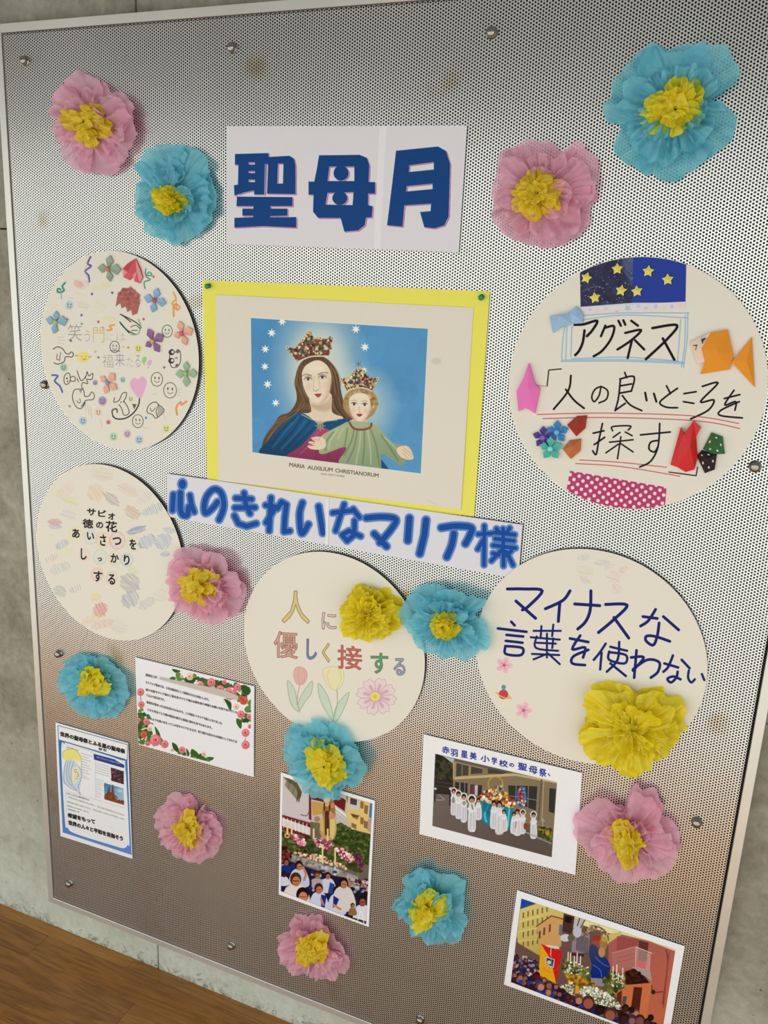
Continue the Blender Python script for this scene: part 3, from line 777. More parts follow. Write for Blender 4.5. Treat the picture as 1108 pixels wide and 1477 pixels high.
# ---- yellow card and the picture on it
def picture():
    q = [(292,404),(707,420),(684,745),(299,704)]
    c = canvas_for(q, 0.002, 900, (240,233,106)); c.grain(2)
    o = sheet('yellow_card', q, 0.002, 0.0006, c.material('yellow_card', .6, .2, .08), cv=c, bow=lambda u, v: 0.0006*math.sin(v*5+u), n=6)
    tag(o, 'large yellow card pinned behind the picture of a crowned mother and child', 'card')
    q = [(311,425),(683,444),(665,735),(315,693)]
    c = canvas_for(q, 0.0035, 1700, (229,222,210))
    c.zoom(280,390,2.518); c.ell(880,330,18,12,(196,188,174),.5,soft=3); c.line('840,830 880,850', .8, (170,162,150), .4); c.line('300,640 420,690', 2,(214,206,192),.6,soft=2)
    c.zoom(355,450,4.104)
    R = '27,34 1078,98 1036,958 36,832'
    c.setclip(R)
    c.poly(R, ((78,146,200),(92,156,206),(50,50),(1000,900)))
    c.scatter(R, [(92,160,212),(78,142,192)], 120, (30,90), .12)
    c.ell(430,330,215,330,(214,222,216),.75,soft=45); c.ell(672,560,180,200,(220,226,216),.6,soft=35)
    c.ell(430,360,150,240,(226,228,216),.6,soft=30)
    for x, y, r in ((152,124,28),(114,220,27),(112,323,26),(128,428,28),(176,538,26),(650,102,29),(704,208,29),(214,56,28),(700,345,22)):
        st = []
        for k in range(14):
            a = -1.57+k*math.pi/7; rr = r if k % 2 == 0 else r*.42; st.append((x+rr*math.cos(a), y+rr*math.sin(a)))
        c.poly(st, (248,248,244))
    # mother: hair, neck, face
    c.poly('400,262 450,262 505,300 545,370 560,450 575,520 600,590 630,635 560,640 500,600 380,600 320,600 260,640 190,690 130,760 95,800 110,740 160,670 200,615 260,590 300,520 292,430 300,350 335,290', (98,72,50), smooth=True)
    for st in ('310,330 300,430 330,520 290,600','330,320 316,430 345,540 300,590','180,660 250,620 310,570','130,745 200,660 270,620','525,340 545,460 560,560 600,620','500,320 525,450 520,560 570,620','150,690 190,640 240,615'):
        c.line(st, 1.6, (150,118,84), .6, 1.2); 
    for st in ('320,340 306,440 318,530','535,370 552,480 575,580','240,620 300,590','515,470 535,560 590,630'): c.line(st, 1.4, (60,42,30), .7, 1.2)
    c.poly('380,500 500,480 510,590 570,620 560,640 440,650 320,605 385,590', (232,214,190), smooth=True)
    c.poly('385,545 430,556 480,530 505,500 505,560 480,590 430,585', (206,180,152), .7, 3, smooth=True)
    c.poly('405,288 450,292 490,330 505,380 500,440 485,500 450,540 425,548 390,530 355,480 335,420 332,360 350,320', (238,222,200), smooth=True)
    c.poly('470,330 505,380 500,440 485,500 450,540 470,470 480,400', (220,196,170), .55, 4, smooth=True)
    c.ell(372,445,20,22,(236,198,178),.5,soft=4); c.ell(470,435,18,22,(232,190,170),.45,soft=4)
    for x, y in ((368,396),(452,386)):
        c.ell(x,y,22,9,(240,236,226)); c.ell(x,y,9,9,(96,104,112)); c.ell(x,y,4,4,(30,28,30))
        c.line([(x-24,y+2),(x,y-10),(x+24,y+2)], .9, (70,50,40), .9)
        c.line([(x-22,y+9),(x,y+12),(x+20,y+8)], .5, (170,136,112), .7)
    c.line('332,380 355,368 388,376', 1.1, (108,80,58), .8); c.line('425,370 455,358 485,362', 1.1, (108,80,58), .8)
    c.line('405,380 400,430 402,455', .9, (200,168,140), .8); c.line('398,460 412,468 430,458', 1.0, (178,130,108), .9)
    c.poly('408,488 428,484 446,486 430,498', (150,50,48), smooth=True); c.poly('410,490 445,488 428,506', (172,74,66), smooth=True); c.line('405,487 448,485', .5, (90,30,34))
    # soft modelling of face and hair
    c.ell(425,560,60,14,(186,150,122),.45,soft=8); c.line('335,430 345,475 375,515 405,540', 2.6, (206,172,144), .35, 4); c.line('500,400 495,460 470,515 440,540', 3.4, (196,160,132), .4, 4)
    c.ell(415,330,45,22,(246,234,214),.6,soft=8); c.ell(425,525,16,8,(244,228,206),.6,soft=4); c.line('428,385 436,430 438,452', 1.6, (206,174,146), .5, 2.5)
    c.line('350,384 368,378 388,386', 1.6, (150,112,88), .6, 1.5); c.line('432,374 452,368 474,378', 1.6, (150,112,88), .6, 1.5)
    for st in ('345,300 312,360 306,430 330,500 325,560 290,600 240,630 195,670 150,720 112,770','480,280 520,330 540,400 545,470 560,530 590,590 615,630'):
        for k in range(5): c.line([(float(a.split(',')[0])+k*7-14+6*math.sin(i*2.1+k), float(a.split(',')[1])+k*2) for i, a in enumerate(st.split())], 1.3, ((132,98,66),(70,48,34),(164,128,90),(86,60,42),(118,86,60))[k], .6, 1.1)
    # cloak and dress
    c.poly('300,600 350,605 410,650 440,690 420,740 330,790 240,852 80,836 130,760 200,680', ((18,88,134),(10,58,100),(200,650),(150,850)), smooth=True)
    c.poly('440,665 520,640 600,632 610,650 520,690 440,740', (14,78,126), smooth=True)
    for st in ('290,625 220,690 150,780','330,625 280,700 190,800','380,650 320,720 230,820','410,680 350,740 270,810'): c.line(st, 2.2, (10,50,88), .7, 2)
    for st in ('310,622 240,700 160,800','355,640 300,715 210,810'): c.line(st, 1.6, (56,130,176), .6, 2)
    c.poly('430,690 500,700 590,740 600,800 560,900 400,885 240,860 330,790', ((170,72,110),(130,44,84),(400,720),(400,890)), smooth=True)
    for st in ('400,740 350,800 300,850','450,730 430,800 410,870','500,780 490,830 480,880'): c.line(st, 1.6, (120,40,76), .6, 2)
    c.line('430,710 380,780 320,840', 1.6, (205,110,146), .5, 2)
    c.line('330,606 420,645 540,640', 1.2, (214,196,170), .8)
    for k in range(16):
        a = k*math.pi/8; r = 30 if k % 2 == 0 else 18; c.line([(440,674),(440+r*math.cos(a),674+r*math.sin(a))], 1.0, (186,170,130))
    c.ell(440,674,9,9,(90,70,60)); c.ell(440,674,5,5,(220,210,180))
    # child
    c.poly('600,480 640,450 720,450 765,490 782,540 760,600 730,625 700,640 640,635 600,600 575,560 580,510', (176,144,100), smooth=True)
    c.scatter('600,480 640,450 720,450 765,490 782,540 760,600 740,620 610,610 580,560', [(206,176,128),(142,110,72),(188,156,108)], 60, (7,13), .7)
    c.poly('635,640 715,640 725,690 620,680', (222,196,168), smooth=True)
    c.poly('620,500 670,478 720,495 738,550 728,600 700,640 670,650 640,630 618,590 610,540', (240,222,200), smooth=True)
    c.ell(632,585,15,15,(236,190,170),.5,soft=4); c.ell(712,588,14,15,(232,184,166),.5,soft=4)
    for x, y in ((640,545),(703,548)):
        c.ell(x,y,17,9,(238,236,228)); c.ell(x,y,8,9,(80,92,104)); c.ell(x,y,3,4,(28,28,30)); c.line([(x-18,y-3),(x,y-11),(x+18,y-2)], .8, (90,66,48)); c.line([(x-18,y-18),(x,y-24),(x+17,y-17)], .8, (160,126,88), .7)
    c.line('672,560 670,590 680,592', .8, (200,160,134)); c.poly('654,606 672,602 690,606 672,620', (158,60,56), smooth=True)
    c.poly('615,648 740,655 800,700 860,770 960,800 930,905 870,880 800,840 800,925 690,910 550,895 590,820 575,800 450,842 430,800 440,740 500,700 560,670', ((172,184,146),(140,160,126),(620,680),(700,900)), smooth=True)
    for st in ('660,700 640,800 600,890','700,700 700,800 690,900','740,700 770,790 790,910','600,690 590,760 580,800','520,710 480,760 470,820','800,730 850,800 900,880','640,690 625,760 580,850'): c.line(st, 1.8, (92,116,88), .65, 2)
    for st in ('680,700 670,800 650,900','720,700 735,800 740,900','540,700 500,760 490,810','820,740 880,800 920,860','575,690 545,750'): c.line(st, 1.8, (208,214,180), .65, 2)
    c.line('612,655 640,690 690,696 735,684 742,660', 3.2, (140,84,62))
    c.poly('440,738 470,760 470,800 430,815 380,810 365,790 400,790 370,775 380,765 410,770 385,745', (236,214,190), smooth=True)
    for st in ('372,795 410,790','368,778 408,780','382,746 430,760','440,738 432,760'): c.line(st, .6, (176,138,112), .8)
    c.poly('900,800 960,795 990,850 988,870 960,875 920,860 895,830', (236,212,188), smooth=True)
    for st in ('930,800 985,845','925,815 985,862','930,835 965,874','955,798 970,812'): c.line(st, .6, (176,138,112), .8)
    c.poly('800,870 845,930 800,925', (20,80,128))
    # crowns, plain generic band and points
    for pts, tips in (('235,205 290,215 335,160 370,110 410,160 440,150 470,160 518,148 490,262 380,262 308,300', ((372,118),(245,210),(510,155),(335,165),(440,155))),
                      ('560,392 610,392 640,350 668,330 700,350 730,392 784,390 745,470 670,446 600,472', ((668,338),(566,396),(778,395),(640,352),(700,352)))):
        c.poly(pts, (120,84,66)); c.scatter(pts, [(232,214,160),(222,196,136),(244,232,196),(236,222,180),(120,40,44),(60,40,44),(40,70,66)], 150, (4,9), .85)
        p = pts.split(); c.line(' '.join(p+[p[0]]), .8, (214,190,136), .8, smooth=False)
        for x, y in tips: c.ell(x,y,9,9,(236,220,172)); c.ell(x,y,4,4,(120,40,50))
    c.line('308,298 350,275 400,262 490,262', 2.0, (226,214,184)); c.line('600,468 640,452 700,450 745,468', 1.8, (226,214,184))
    for x, y, col in ((336,232,(40,90,84)),(384,214,(120,34,50)),(437,216,(36,80,80)),(298,270,(140,40,60)),(484,235,(140,50,80)),(670,414,(60,80,140)),(626,416,(50,90,80)),(716,412,(110,50,60))): c.ell(x,y,10,12,col)
    c.line('664,292 666,326|650,300 682,316|680,298 652,318', .7, (90,90,84), .9)
    c.line('612,560 625,600 650,634', 2.2, (206,170,142), .4, 3); c.line('735,560 722,605 695,640', 2.4, (196,158,130), .45, 3); c.ell(672,500,34,12,(248,236,216),.6,soft=5)
    c.setclip(None); c.line('27,34 1078,98 1036,958 36,832', .8, (240,240,236), .9, closed=True, smooth=False)
    root = empty('picture_print', (*[at(500,580,.0035)[0]], -0.0026, at(500,580,.0035)[1]), 'cream picture print of a crowned mother and child on blue, mounted on the yellow card', 'picture')
    sheet('print_sheet', q, 0.0035, 0.0004, c.material('picture_print', .45, .3, .06), root, cv=c, bow=lambda u, v: 0.0004*math.sin(u*4)*math.sin(v*3), n=6)
    L = Lettering(c)
    zz = (355,450,4.104)
    for w, x0, y0, x1, y1 in (('MARIA',256,914,347,926),('AUXILIUM',364,930,512,945),('CHRISTIANORUM',528,948,783,979)):
        a = zp(*zz, [(x0,y0),(x1,y1),(x0+2,y0-22)]); L.add(w, *a, INK_BROWN, .12)
    L.add('ORA PRO NOBIS', *zp(*zz, [(442,963),(582,978),(443,953)]), INK_BROWN, -.05)
    L.build()
    for (x, y), lab in (((300,412),'green push pin in the upper left corner of the yellow card'), ((694,428),'green push pin in the upper right corner of the yellow card')):
        X, Z = at(x, y, 0.006)
        v, f = lathe(X, Z, [(.0045,.0028),(.0045,.004),(.0026,.005),(.0022,.009),(.0040,.011),(.0048,.0125),(.0030,.0135)], 14, (.15,-.1))
        tag(mesh_obj('push_pin', v, f, mat('green_plastic', (0.01,0.22,0.12), .3), smooth=True), lab, 'push pin', 'green push pins')
picture()
# ------------------------------------------------------------------ the round cards
DISCS = {'A': (-1.1351,-.1587), 'B': (-1.1756,-.5804), 'C': (-.6476,-.6809), 'D': (-.1711,-.5952), 'E': (-.1526,-.1357)}
DR = 0.1925
def disc_canvas(k, dens):
    x, z = DISCS[k]; z += EYE
    return Canvas(x-DR-.001, x+DR+.001, z-DR-.001, z+DR+.001, DISC_H, dens, CARD)
def disc(k, c, label):
    x, z = DISCS[k]; z += EYE
    root = empty('round_card', (x, -DISC_H+.003, z), label, 'round card', 'round white message cards')
    c.scatter([(c.px.min()-5, c.py.min()-5), (c.px.max()+5, c.py.min()-5), (c.px.max()+5, c.py.max()+5), (c.px.min()-5, c.py.max()+5)], [CARD], 1, (1, 2)) if False else None
    n = 120; q = [(x+DR*math.cos(2*math.pi*i/n), z+DR*math.sin(2*math.pi*i/n)) for i in range(n)]
    sheet('card_face', q, DISC_H, 0.0018, c.material('card_%s' % label.split()[0], .6, .2), root, cv=c, world=True, edge_mat=M_BRD)
    v, f = lathe(x, z, [(.03, .0004), (.03, DISC_H-.0019)], 16); mesh_obj('spacer', v, f, M_BRD, root)
    return root

def origami_flower(label, zo, cx, cy, tips, col, ccol, h, r=None, group='small origami flowers on the upper left round card'):
    X, Z = at(*zp(*zo, [(cx, cy)])[0], h)
    root = empty('origami_flower', (X, -h, Z), label, 'origami flower', group)
    m1 = paper_mat('foil_paper', lin(*col), .4, .5)
    for tx, ty in tips:
        TX, TZ = at(*zp(*zo, [(tx, ty)])[0], h+.004)
        dx, dz = TX-X, TZ-Z; L = math.hypot(dx, dz); ux, uz = dx/L, dz/L; px_, pz_ = -uz, ux
        w = L*.34
        def pt(a, b, hh): return (X+ux*a*L+px_*b*w, -h-hh, Z+uz*a*L+pz_*b*w)
        v = [pt(.05,0,.0035), pt(.62,1,.0028), pt(1,0,.004), pt(.62,-1,.0028), pt(.5,0,.0005), pt(.62,1,.0004), pt(.62,-1,.0004), pt(.98,0,.0006), pt(.1,0,.0004)]
        f = [(0,4,1),(1,4,2),(2,4,3),(3,4,0),(0,1,5,8),(1,2,7,5),(2,3,6,7),(3,0,8,6)]
        mesh_obj('petal', v, f, m1, root)
    v, f = lathe(X, Z, [(.0042, h+.003), (.0048, h+.005), (.003, h+.0066), (.001, h+.007)], 12)
    mesh_obj('centre_disc', v, f, mat('sticker_centre', lin(*ccol), .5), root, smooth=True)
    return root

def facets(name, zo, pts, faces, h, mt, parent=None, fm=None):
    """folded paper: pts (x, y, lift in mm) in crop coordinates, closed at the back"""
    v = []
    for x, y, l in pts:
        hh = h+l/1000; X, Z = at(*zp(*zo, [(x, y)])[0], hh); v.append((X, -hh, Z))
    # orient every facet to face the room
    out = []
    for fa in faces:
        a, b, c = (np.array(v[i]) for i in fa[:3]); nrm = np.cross(b-a, c-a)
        out.append(tuple(fa) if nrm[1] < 0 else tuple(reversed(fa)))
    used = {}
    for fa in out:
        for i in range(len(fa)):
            e = (fa[i], fa[(i+1) % len(fa)]); used[e] = used.get(e, 0)+1
    rim = [e for e in used if (e[1], e[0]) not in used]
    k = len(v); v += [(p[0], -h-0.0003, p[2]) for p in v[:k]]
    back = [tuple(k+i for i in reversed(fa)) for fa in out]
    side = [(a, k+a, k+b, b) for a, b in rim]
    fmat = (fm+fm+[0]*len(side)) if fm else None
    return mesh_obj(name, v, out+back+side, mt, parent, fmat=fmat)

# ---- card A: stickers and doodles
def card_a():
    c = disc_canvas('A', 1500); z = (40,340,4.104); c.zoom(*z)
    def ribbon(p, c1, c2=None):
        c.line(p, 2.6, c1, .9)
        if c2: c.line(' '.join(p.split()[1::2]) if len(p.split()) > 5 else p, 1.2, c2, .6)
    ribbon('372,125 355,165 375,180 340,210 360,235 365,272', (80,90,160), (200,150,200))
    ribbon('222,278 205,300 215,325 180,335 178,315 195,318', (52,138,118)); c.line('198,335 200,372', 1.6, (120,170,190), .8)
    c.line('700,195 698,230 735,235 720,215 700,240 725,260 690,275 695,312', 1.7, (60,150,135)); 
    ribbon('862,335 878,375 855,400 885,440 900,420 870,405 862,430 865,478', (236,170,80), (224,120,70))
    ribbon('145,825 178,830 160,860 190,890 205,925', (82,90,170))
    ribbon('512,528 485,535 498,555 470,560', (236,160,70)); ribbon('940,980 912,1000 905,985 880,1015 885,1060', (232,130,70), (240,180,90))
    # jagged brown leaf shape
    c.poly('560,310 620,308 660,345 665,400 650,460 620,472 612,440 590,452 580,420 556,430 548,400 520,420 530,360', (172,98,92), .92, 1.2); c.scatter('560,310 620,308 660,345 665,400 640,440 548,400 530,360', [(196,126,118),(150,80,78)], 40, (6,14), .4)
    # green and black brush sweep
    for p in ('548,465 600,490 650,520 672,545','545,510 590,560 640,585','560,470 610,510','550,520 600,575'): c.line(p, 1.5, (40,44,44), .9)
    c.line('655,495 668,530 655,580 610,585', 2.2, (140,176,150), .8); c.line('610,540 640,530 665,550|615,560 650,560', 1.0, (60,60,60))
    hatch(c, [(440,300,22,60,1.3,(226,212,90),10),(425,420,38,44,.6,(226,222,170),8),(330,410,44,18,.3,(206,200,180),6),(485,492,48,14,.2,(226,220,160),6),(300,285,34,22,.5,(230,130,130),9),(330,290,26,36,1.1,(236,160,160),8),(298,340,22,20,.2,(236,220,160),5)])
    # heart, pencil
    c.poly('655,850 675,833 700,850 702,885 665,965 612,900 608,862 630,842', (232,176,214), .9, 1.5, smooth=True)
    # pencil sketched doodles: plain faces, mushrooms, a bread slice, a little mouse
    K = (52,50,52)
    def face(x, y, r, col=None, w=.8, kc=K):
        if col: c.ell(x, y, r, r*1.08, col, .8, soft=1.5)
        if not col: c.line([(x+r*math.cos(t), y+r*1.2*math.sin(t)) for t in np.linspace(0, 6.28, 14)], w, kc)
        c.ell(x-r*.35, y-r*.25, r*.12, r*.2, kc, .8); c.ell(x+r*.35, y-r*.2, r*.12, r*.2, kc, .8)
        c.line([(x-r*.45, y+r*.25), (x, y+r*.55), (x+r*.45, y+r*.3)], .7, kc, .8)
    for x, y, r, col in ((247,412,25,(190,208,220)),(655,668,24,(228,226,130)),(400,870,15,(170,150,206)),(563,852,17,(160,200,216)),(443,978,25,(168,138,196)),(327,1096,23,(176,200,222)),(478,1103,13,(216,120,150)),(508,1190,24,(184,216,180)),(590,1174,22,(210,170,206)),(660,1208,24,(176,204,224)),(820,1142,24,(226,230,150)),(213,780,22,(160,200,172)),(610,965,17,(216,224,180)),(418,1045,24,(240,216,190))):
        face(x, y, r, col)
    c.ell(330,718,36,32,(240,222,120),.85,soft=1.5); c.line('296,712 280,708|362,720 376,716|318,712 320,716|345,712 346,716|325,728 335,735 345,728', .8, (150,120,60))
    for x, y, r in ((515,658,28),(826,565,30),(765,850,34),(843,915,38),(652,1098,32)): face(x, y, r)
    c.line('490,680 540,682 545,686', .8, K)
    c.line('150,672 175,658 205,668 225,695 245,700 258,688 270,700 262,718 240,716 222,720 215,745 180,760 155,752', 1.1, K); c.line('175,700 172,730 185,735|195,690 188,740', .8, K)
    c.line('855,672 875,690 900,680 905,740 885,775 850,775 840,720 845,690', 1.0, K, closed=True); c.ell(852,690,18,17,(70,66,66)); c.ell(858,688,8,8,(230,226,220)); c.ell(850,740,18,17,(70,66,66)); c.ell(856,738,8,8,(230,226,220)); c.ell(888,684,10,12,(120,110,106)); c.ell(884,768,10,10,(120,110,106)); c.line('872,728 880,720 886,730', .8, K)
    # mushrooms
    c.line('218,830 238,812 250,825 252,850 245,872 225,880 215,860', 1.0, K, closed=True); c.line('252,840 272,832 282,845 275,862 250,858', 1.0, K); c.ell(232,845,5,5,K); c.ell(236,862,4,4,K)
    c.line('300,908 275,915 265,960 285,1010 312,1024 330,1005 345,975 385,970 395,945 380,925 362,948 338,950 330,915', 1.0, K, closed=True)
    c.line('312,930 316,915 305,920|290,975 300,990 312,985 308,965|318,1010 335,985|328,1012 342,988', .8, K)
    c.line('292,800 310,850 325,855 345,830 352,805 362,830 385,815 380,850 350,850 355,875 325,870 320,900 330,905|300,865 292,845|345,830 340,845', 1.0, K)
    # mouse with a balloon string
    c.line('515,960 510,985 540,975 560,935 585,930 580,960 570,980 590,1010 600,1050 570,1062 555,1020 540,1000', 1.0, K); c.line('505,1070 530,1085 580,1080 625,1050 655,1005 662,965', 1.8, K); c.line('505,1070 500,1035 525,1025 530,1045', 1.6, K); c.poly('618,995 645,998 630,1028', (130,90,70)); c.ell(552,985,3,4,K); c.ell(568,983,3,4,K)
    # bread slice
    c.line('712,1012 735,990 760,985 775,1000 800,1020 805,1042 760,1080 740,1060 708,1045', 1.0, K, closed=True); c.line('775,1000 760,1040 770,1075', .9, K); c.line('725,1020 735,1040 755,1020', .8, K)
    for k in range(5): c.line([(776+k*6,1008+k*5),(770+k*7,1066-k*5)], .6, K, .8)
    # confetti
    for x, y, col in ((380,345,(60,70,150)),(318,470,(70,90,170)),(500,338,(90,60,130)),(418,510,(190,60,70)),(686,494,(170,60,110)),(745,243,(216,70,70)),(255,622,(120,70,130)),(400,686,(220,190,90)),(418,720,(60,140,120)),(320,522,(120,160,170)),(235,495,(220,140,150)),(808,780,(130,80,130)),(248,1010,(90,160,120)),(700,1078,(60,130,170)),(445,545,(220,170,90)),(567,658,(236,190,110)),(595,662,(200,140,90))):
        c.poly([(x-8,y-2),(x+1,y-9),(x+9,y+1),(x-1,y+9)], col, .85)
    c.ell(690,735,14,20,(150,200,130),.8,.3); c.ell(722,752,12,18,(222,170,210),.8,.4); c.line('688,758 690,764|714,775 712,782', 1.2, (150,170,150))
    # faint pencil notes
    for p in ('175,600 215,600','180,618 220,620','180,636 215,640','240,365 270,372','880,905 915,912','885,922 912,930','885,940 910,948','735,940 765,935','800,1050 815,1085','340,1000 345,1040','355,1000 365,1060','370,1010 380,1080','430,1085 440,1130','680,1135 712,1140'):
        for k in range(3): c.line(p, .7, (206,200,192), .7)
    r = disc('A', c, 'round card covered in small doodles, confetti and origami flowers at the left edge')
    L = Lettering(c)
    g = (206,180,100); bl = (116,126,176)
    L.chars(z, [('笑',236,522,322,622,.02),('う',335,560,370,628,.02),('に',470,580,505,622,.02),('は',525,578,578,622,.02),('た',585,718,625,776,.02),('福',440,700,508,780,.05)], INK_GREY, -.35)
    L.chars(z, [('門',386,540,455,632,.02)], g, -.3); L.chars(z, [('来',515,695,575,772,.02),('る',635,705,668,778,.02)], bl, -.3)
    L.build()
    T = [('green origami flower at the top of the doodle-covered round card',482,198,[(485,115),(412,190),(550,200),(485,272)],(150,170,150),(214,120,110)),
         ('blue origami flower below the green squiggle, upper right of the doodle-covered card',757,383,[(765,310),(685,365),(815,400),(735,455)],(140,182,216),(214,80,120)),
         ('blue origami flower at the left edge of the doodle-covered round card',172,512,[(165,445),(230,500),(150,580),(105,495)],(140,180,204),(180,200,120)),
         ('peach origami flower near the right edge of the doodle-covered round card',918,580,[(895,505),(975,555),(935,650),(862,595)],(236,176,156),(226,90,120)),
         ('purple origami flower right of the pencilled characters on the doodle card',745,625,[(710,550),(800,590),(695,655),(775,690)],(146,100,156),(226,170,90)),
         ('pale green origami flower at the right edge of the doodle card',942,815,[(935,745),(1000,815),(935,895),(872,820)],(160,190,160),(160,200,110)),
         ('peach origami flower below the pencilled characters of the doodle card',478,870,[(425,835),(510,815),(525,910),(455,935)],(236,180,160),(130,170,200))]
    for lab, x, y, tips, col, cc in T: origami_flower(lab, z, x, y, tips, col, cc, DISC_H+.0004)
    mR = [paper_mat('red_foil', lin(206,62,78), .35, .6), paper_mat('pink_foil', lin(226,140,146), .35, .6)]
    o = facets('origami_heart', z, [(638,135,3),(590,165,2),(562,195,3),(565,245,3),(600,262,4),(620,235,6),(632,270,3),(662,282,3),(680,245,3),(660,190,5),(645,210,5),(590,215,6)],
               [(0,1,11),(1,2,11),(2,3,11),(3,4,11),(4,5,11),(5,0,11),(0,5,10),(0,10,9),(5,6,10),(6,7,10),(7,8,10),(8,9,10)], DISC_H, mR, fm=[0,0,1,0,0,0,0,1,1,0,1,1])
    tag(o, 'crumpled red foil origami heart at the top of the doodle-covered round card', 'origami')
card_a()

# ---- card B (drawings of known characters are left out; brush lettering and colour rings stay)
def card_b():
    c = disc_canvas('B', 1300); z = (30,650,3.358); c.zoom(*z)
    for x, y, r, col in ((268,402,32,(232,224,150)),(340,420,30,(190,214,226)),(398,432,32,(240,196,150)),(468,435,36,(226,160,176)),(545,450,34,(214,226,170)),(308,505,26,(236,206,190)),(385,515,32,(180,220,200)),(455,520,30,(226,214,180)),(515,530,28,(180,196,232)),(370,600,28,(236,176,160)),(440,615,26,(230,200,180))):
        c.line([(x+r*math.cos(t), y+r*1.1*math.sin(t)) for t in np.linspace(0, 6.28, 14)], 2.2, col, .45, 2); c.ell(x, y, r*.9, r, col, .12, soft=3)
    hatch(c, [(215,195,28,50,.9,(226,190,186),12),(185,200,12,24,1.3,(226,220,120),7),(240,245,45,18,.4,(226,220,130),8),(232,310,44,22,.3,(206,200,212),8),(165,345,38,14,.1,(196,130,150),9),(168,368,38,12,.1,(170,160,196),6),
             (395,115,60,30,.2,(206,196,176),9),(362,205,46,40,1.0,(226,180,110),14),(440,235,50,22,.7,(150,140,136),9),(520,190,60,26,.5,(216,190,178),10),(540,300,50,26,.6,(190,140,110),10),(600,230,26,40,.9,(196,190,206),8),
             (640,285,24,56,1.2,(96,130,206),12),(560,385,56,16,-.3,(80,110,196),8),(610,440,34,46,1.0,(84,110,200),14),(690,440,40,44,.9,(110,140,214),14),(720,385,36,14,.2,(150,170,214),6),(700,500,26,14,0,(120,150,214),6),
             (200,455,20,34,1.1,(96,120,196),9),(212,490,22,44,1.3,(226,224,130),9),(150,520,18,34,1.2,(176,170,170),6),(190,570,30,50,1.2,(150,180,196),12),(190,680,40,26,.5,(140,150,166),9),(265,670,18,30,1.2,(160,160,166),5),
             (530,640,60,44,.6,(120,136,156),18),(545,590,30,26,.8,(220,206,130),7),(530,720,40,46,1.1,(96,120,160),14),(610,740,26,44,1.0,(130,150,176),10),(680,700,40,30,.4,(206,202,200),6),
             (385,770,34,36,.9,(206,60,64),16),(355,810,20,56,1.3,(236,180,90),12),(395,840,24,56,1.3,(216,130,110),12),(365,710,34,18,.2,(230,220,110),8),(470,850,60,34,.3,(206,202,200),9),(320,835,12,30,1.3,(226,180,150),6)])
    r = disc('B', c, 'round card with brush lettering inside pale colour rings, left edge of board')
    L = Lettering(c)
    L.chars(z, [('サ',322,280,362,312,.08),('ビ',376,288,412,318,.08),('オ',424,302,455,332,.08),('徳',300,330,350,372,.1),('の',366,346,398,374,.05),('花',412,340,466,390,.1),
                ('あ',250,378,284,420,.1),('い',322,396,354,430,.1),('さ',384,406,412,458,.1),('つ',446,418,486,454,.1),('を',528,428,558,476,.1),
                ('し',292,474,318,526,.1),('っ',374,518,392,534,.1),('か',436,498,474,540,.1),('り',500,505,526,552,.1),('す',354,582,394,632,.1),('る',424,598,456,646,.1)], INK_BLACK, .35)
    L.build()
card_b()

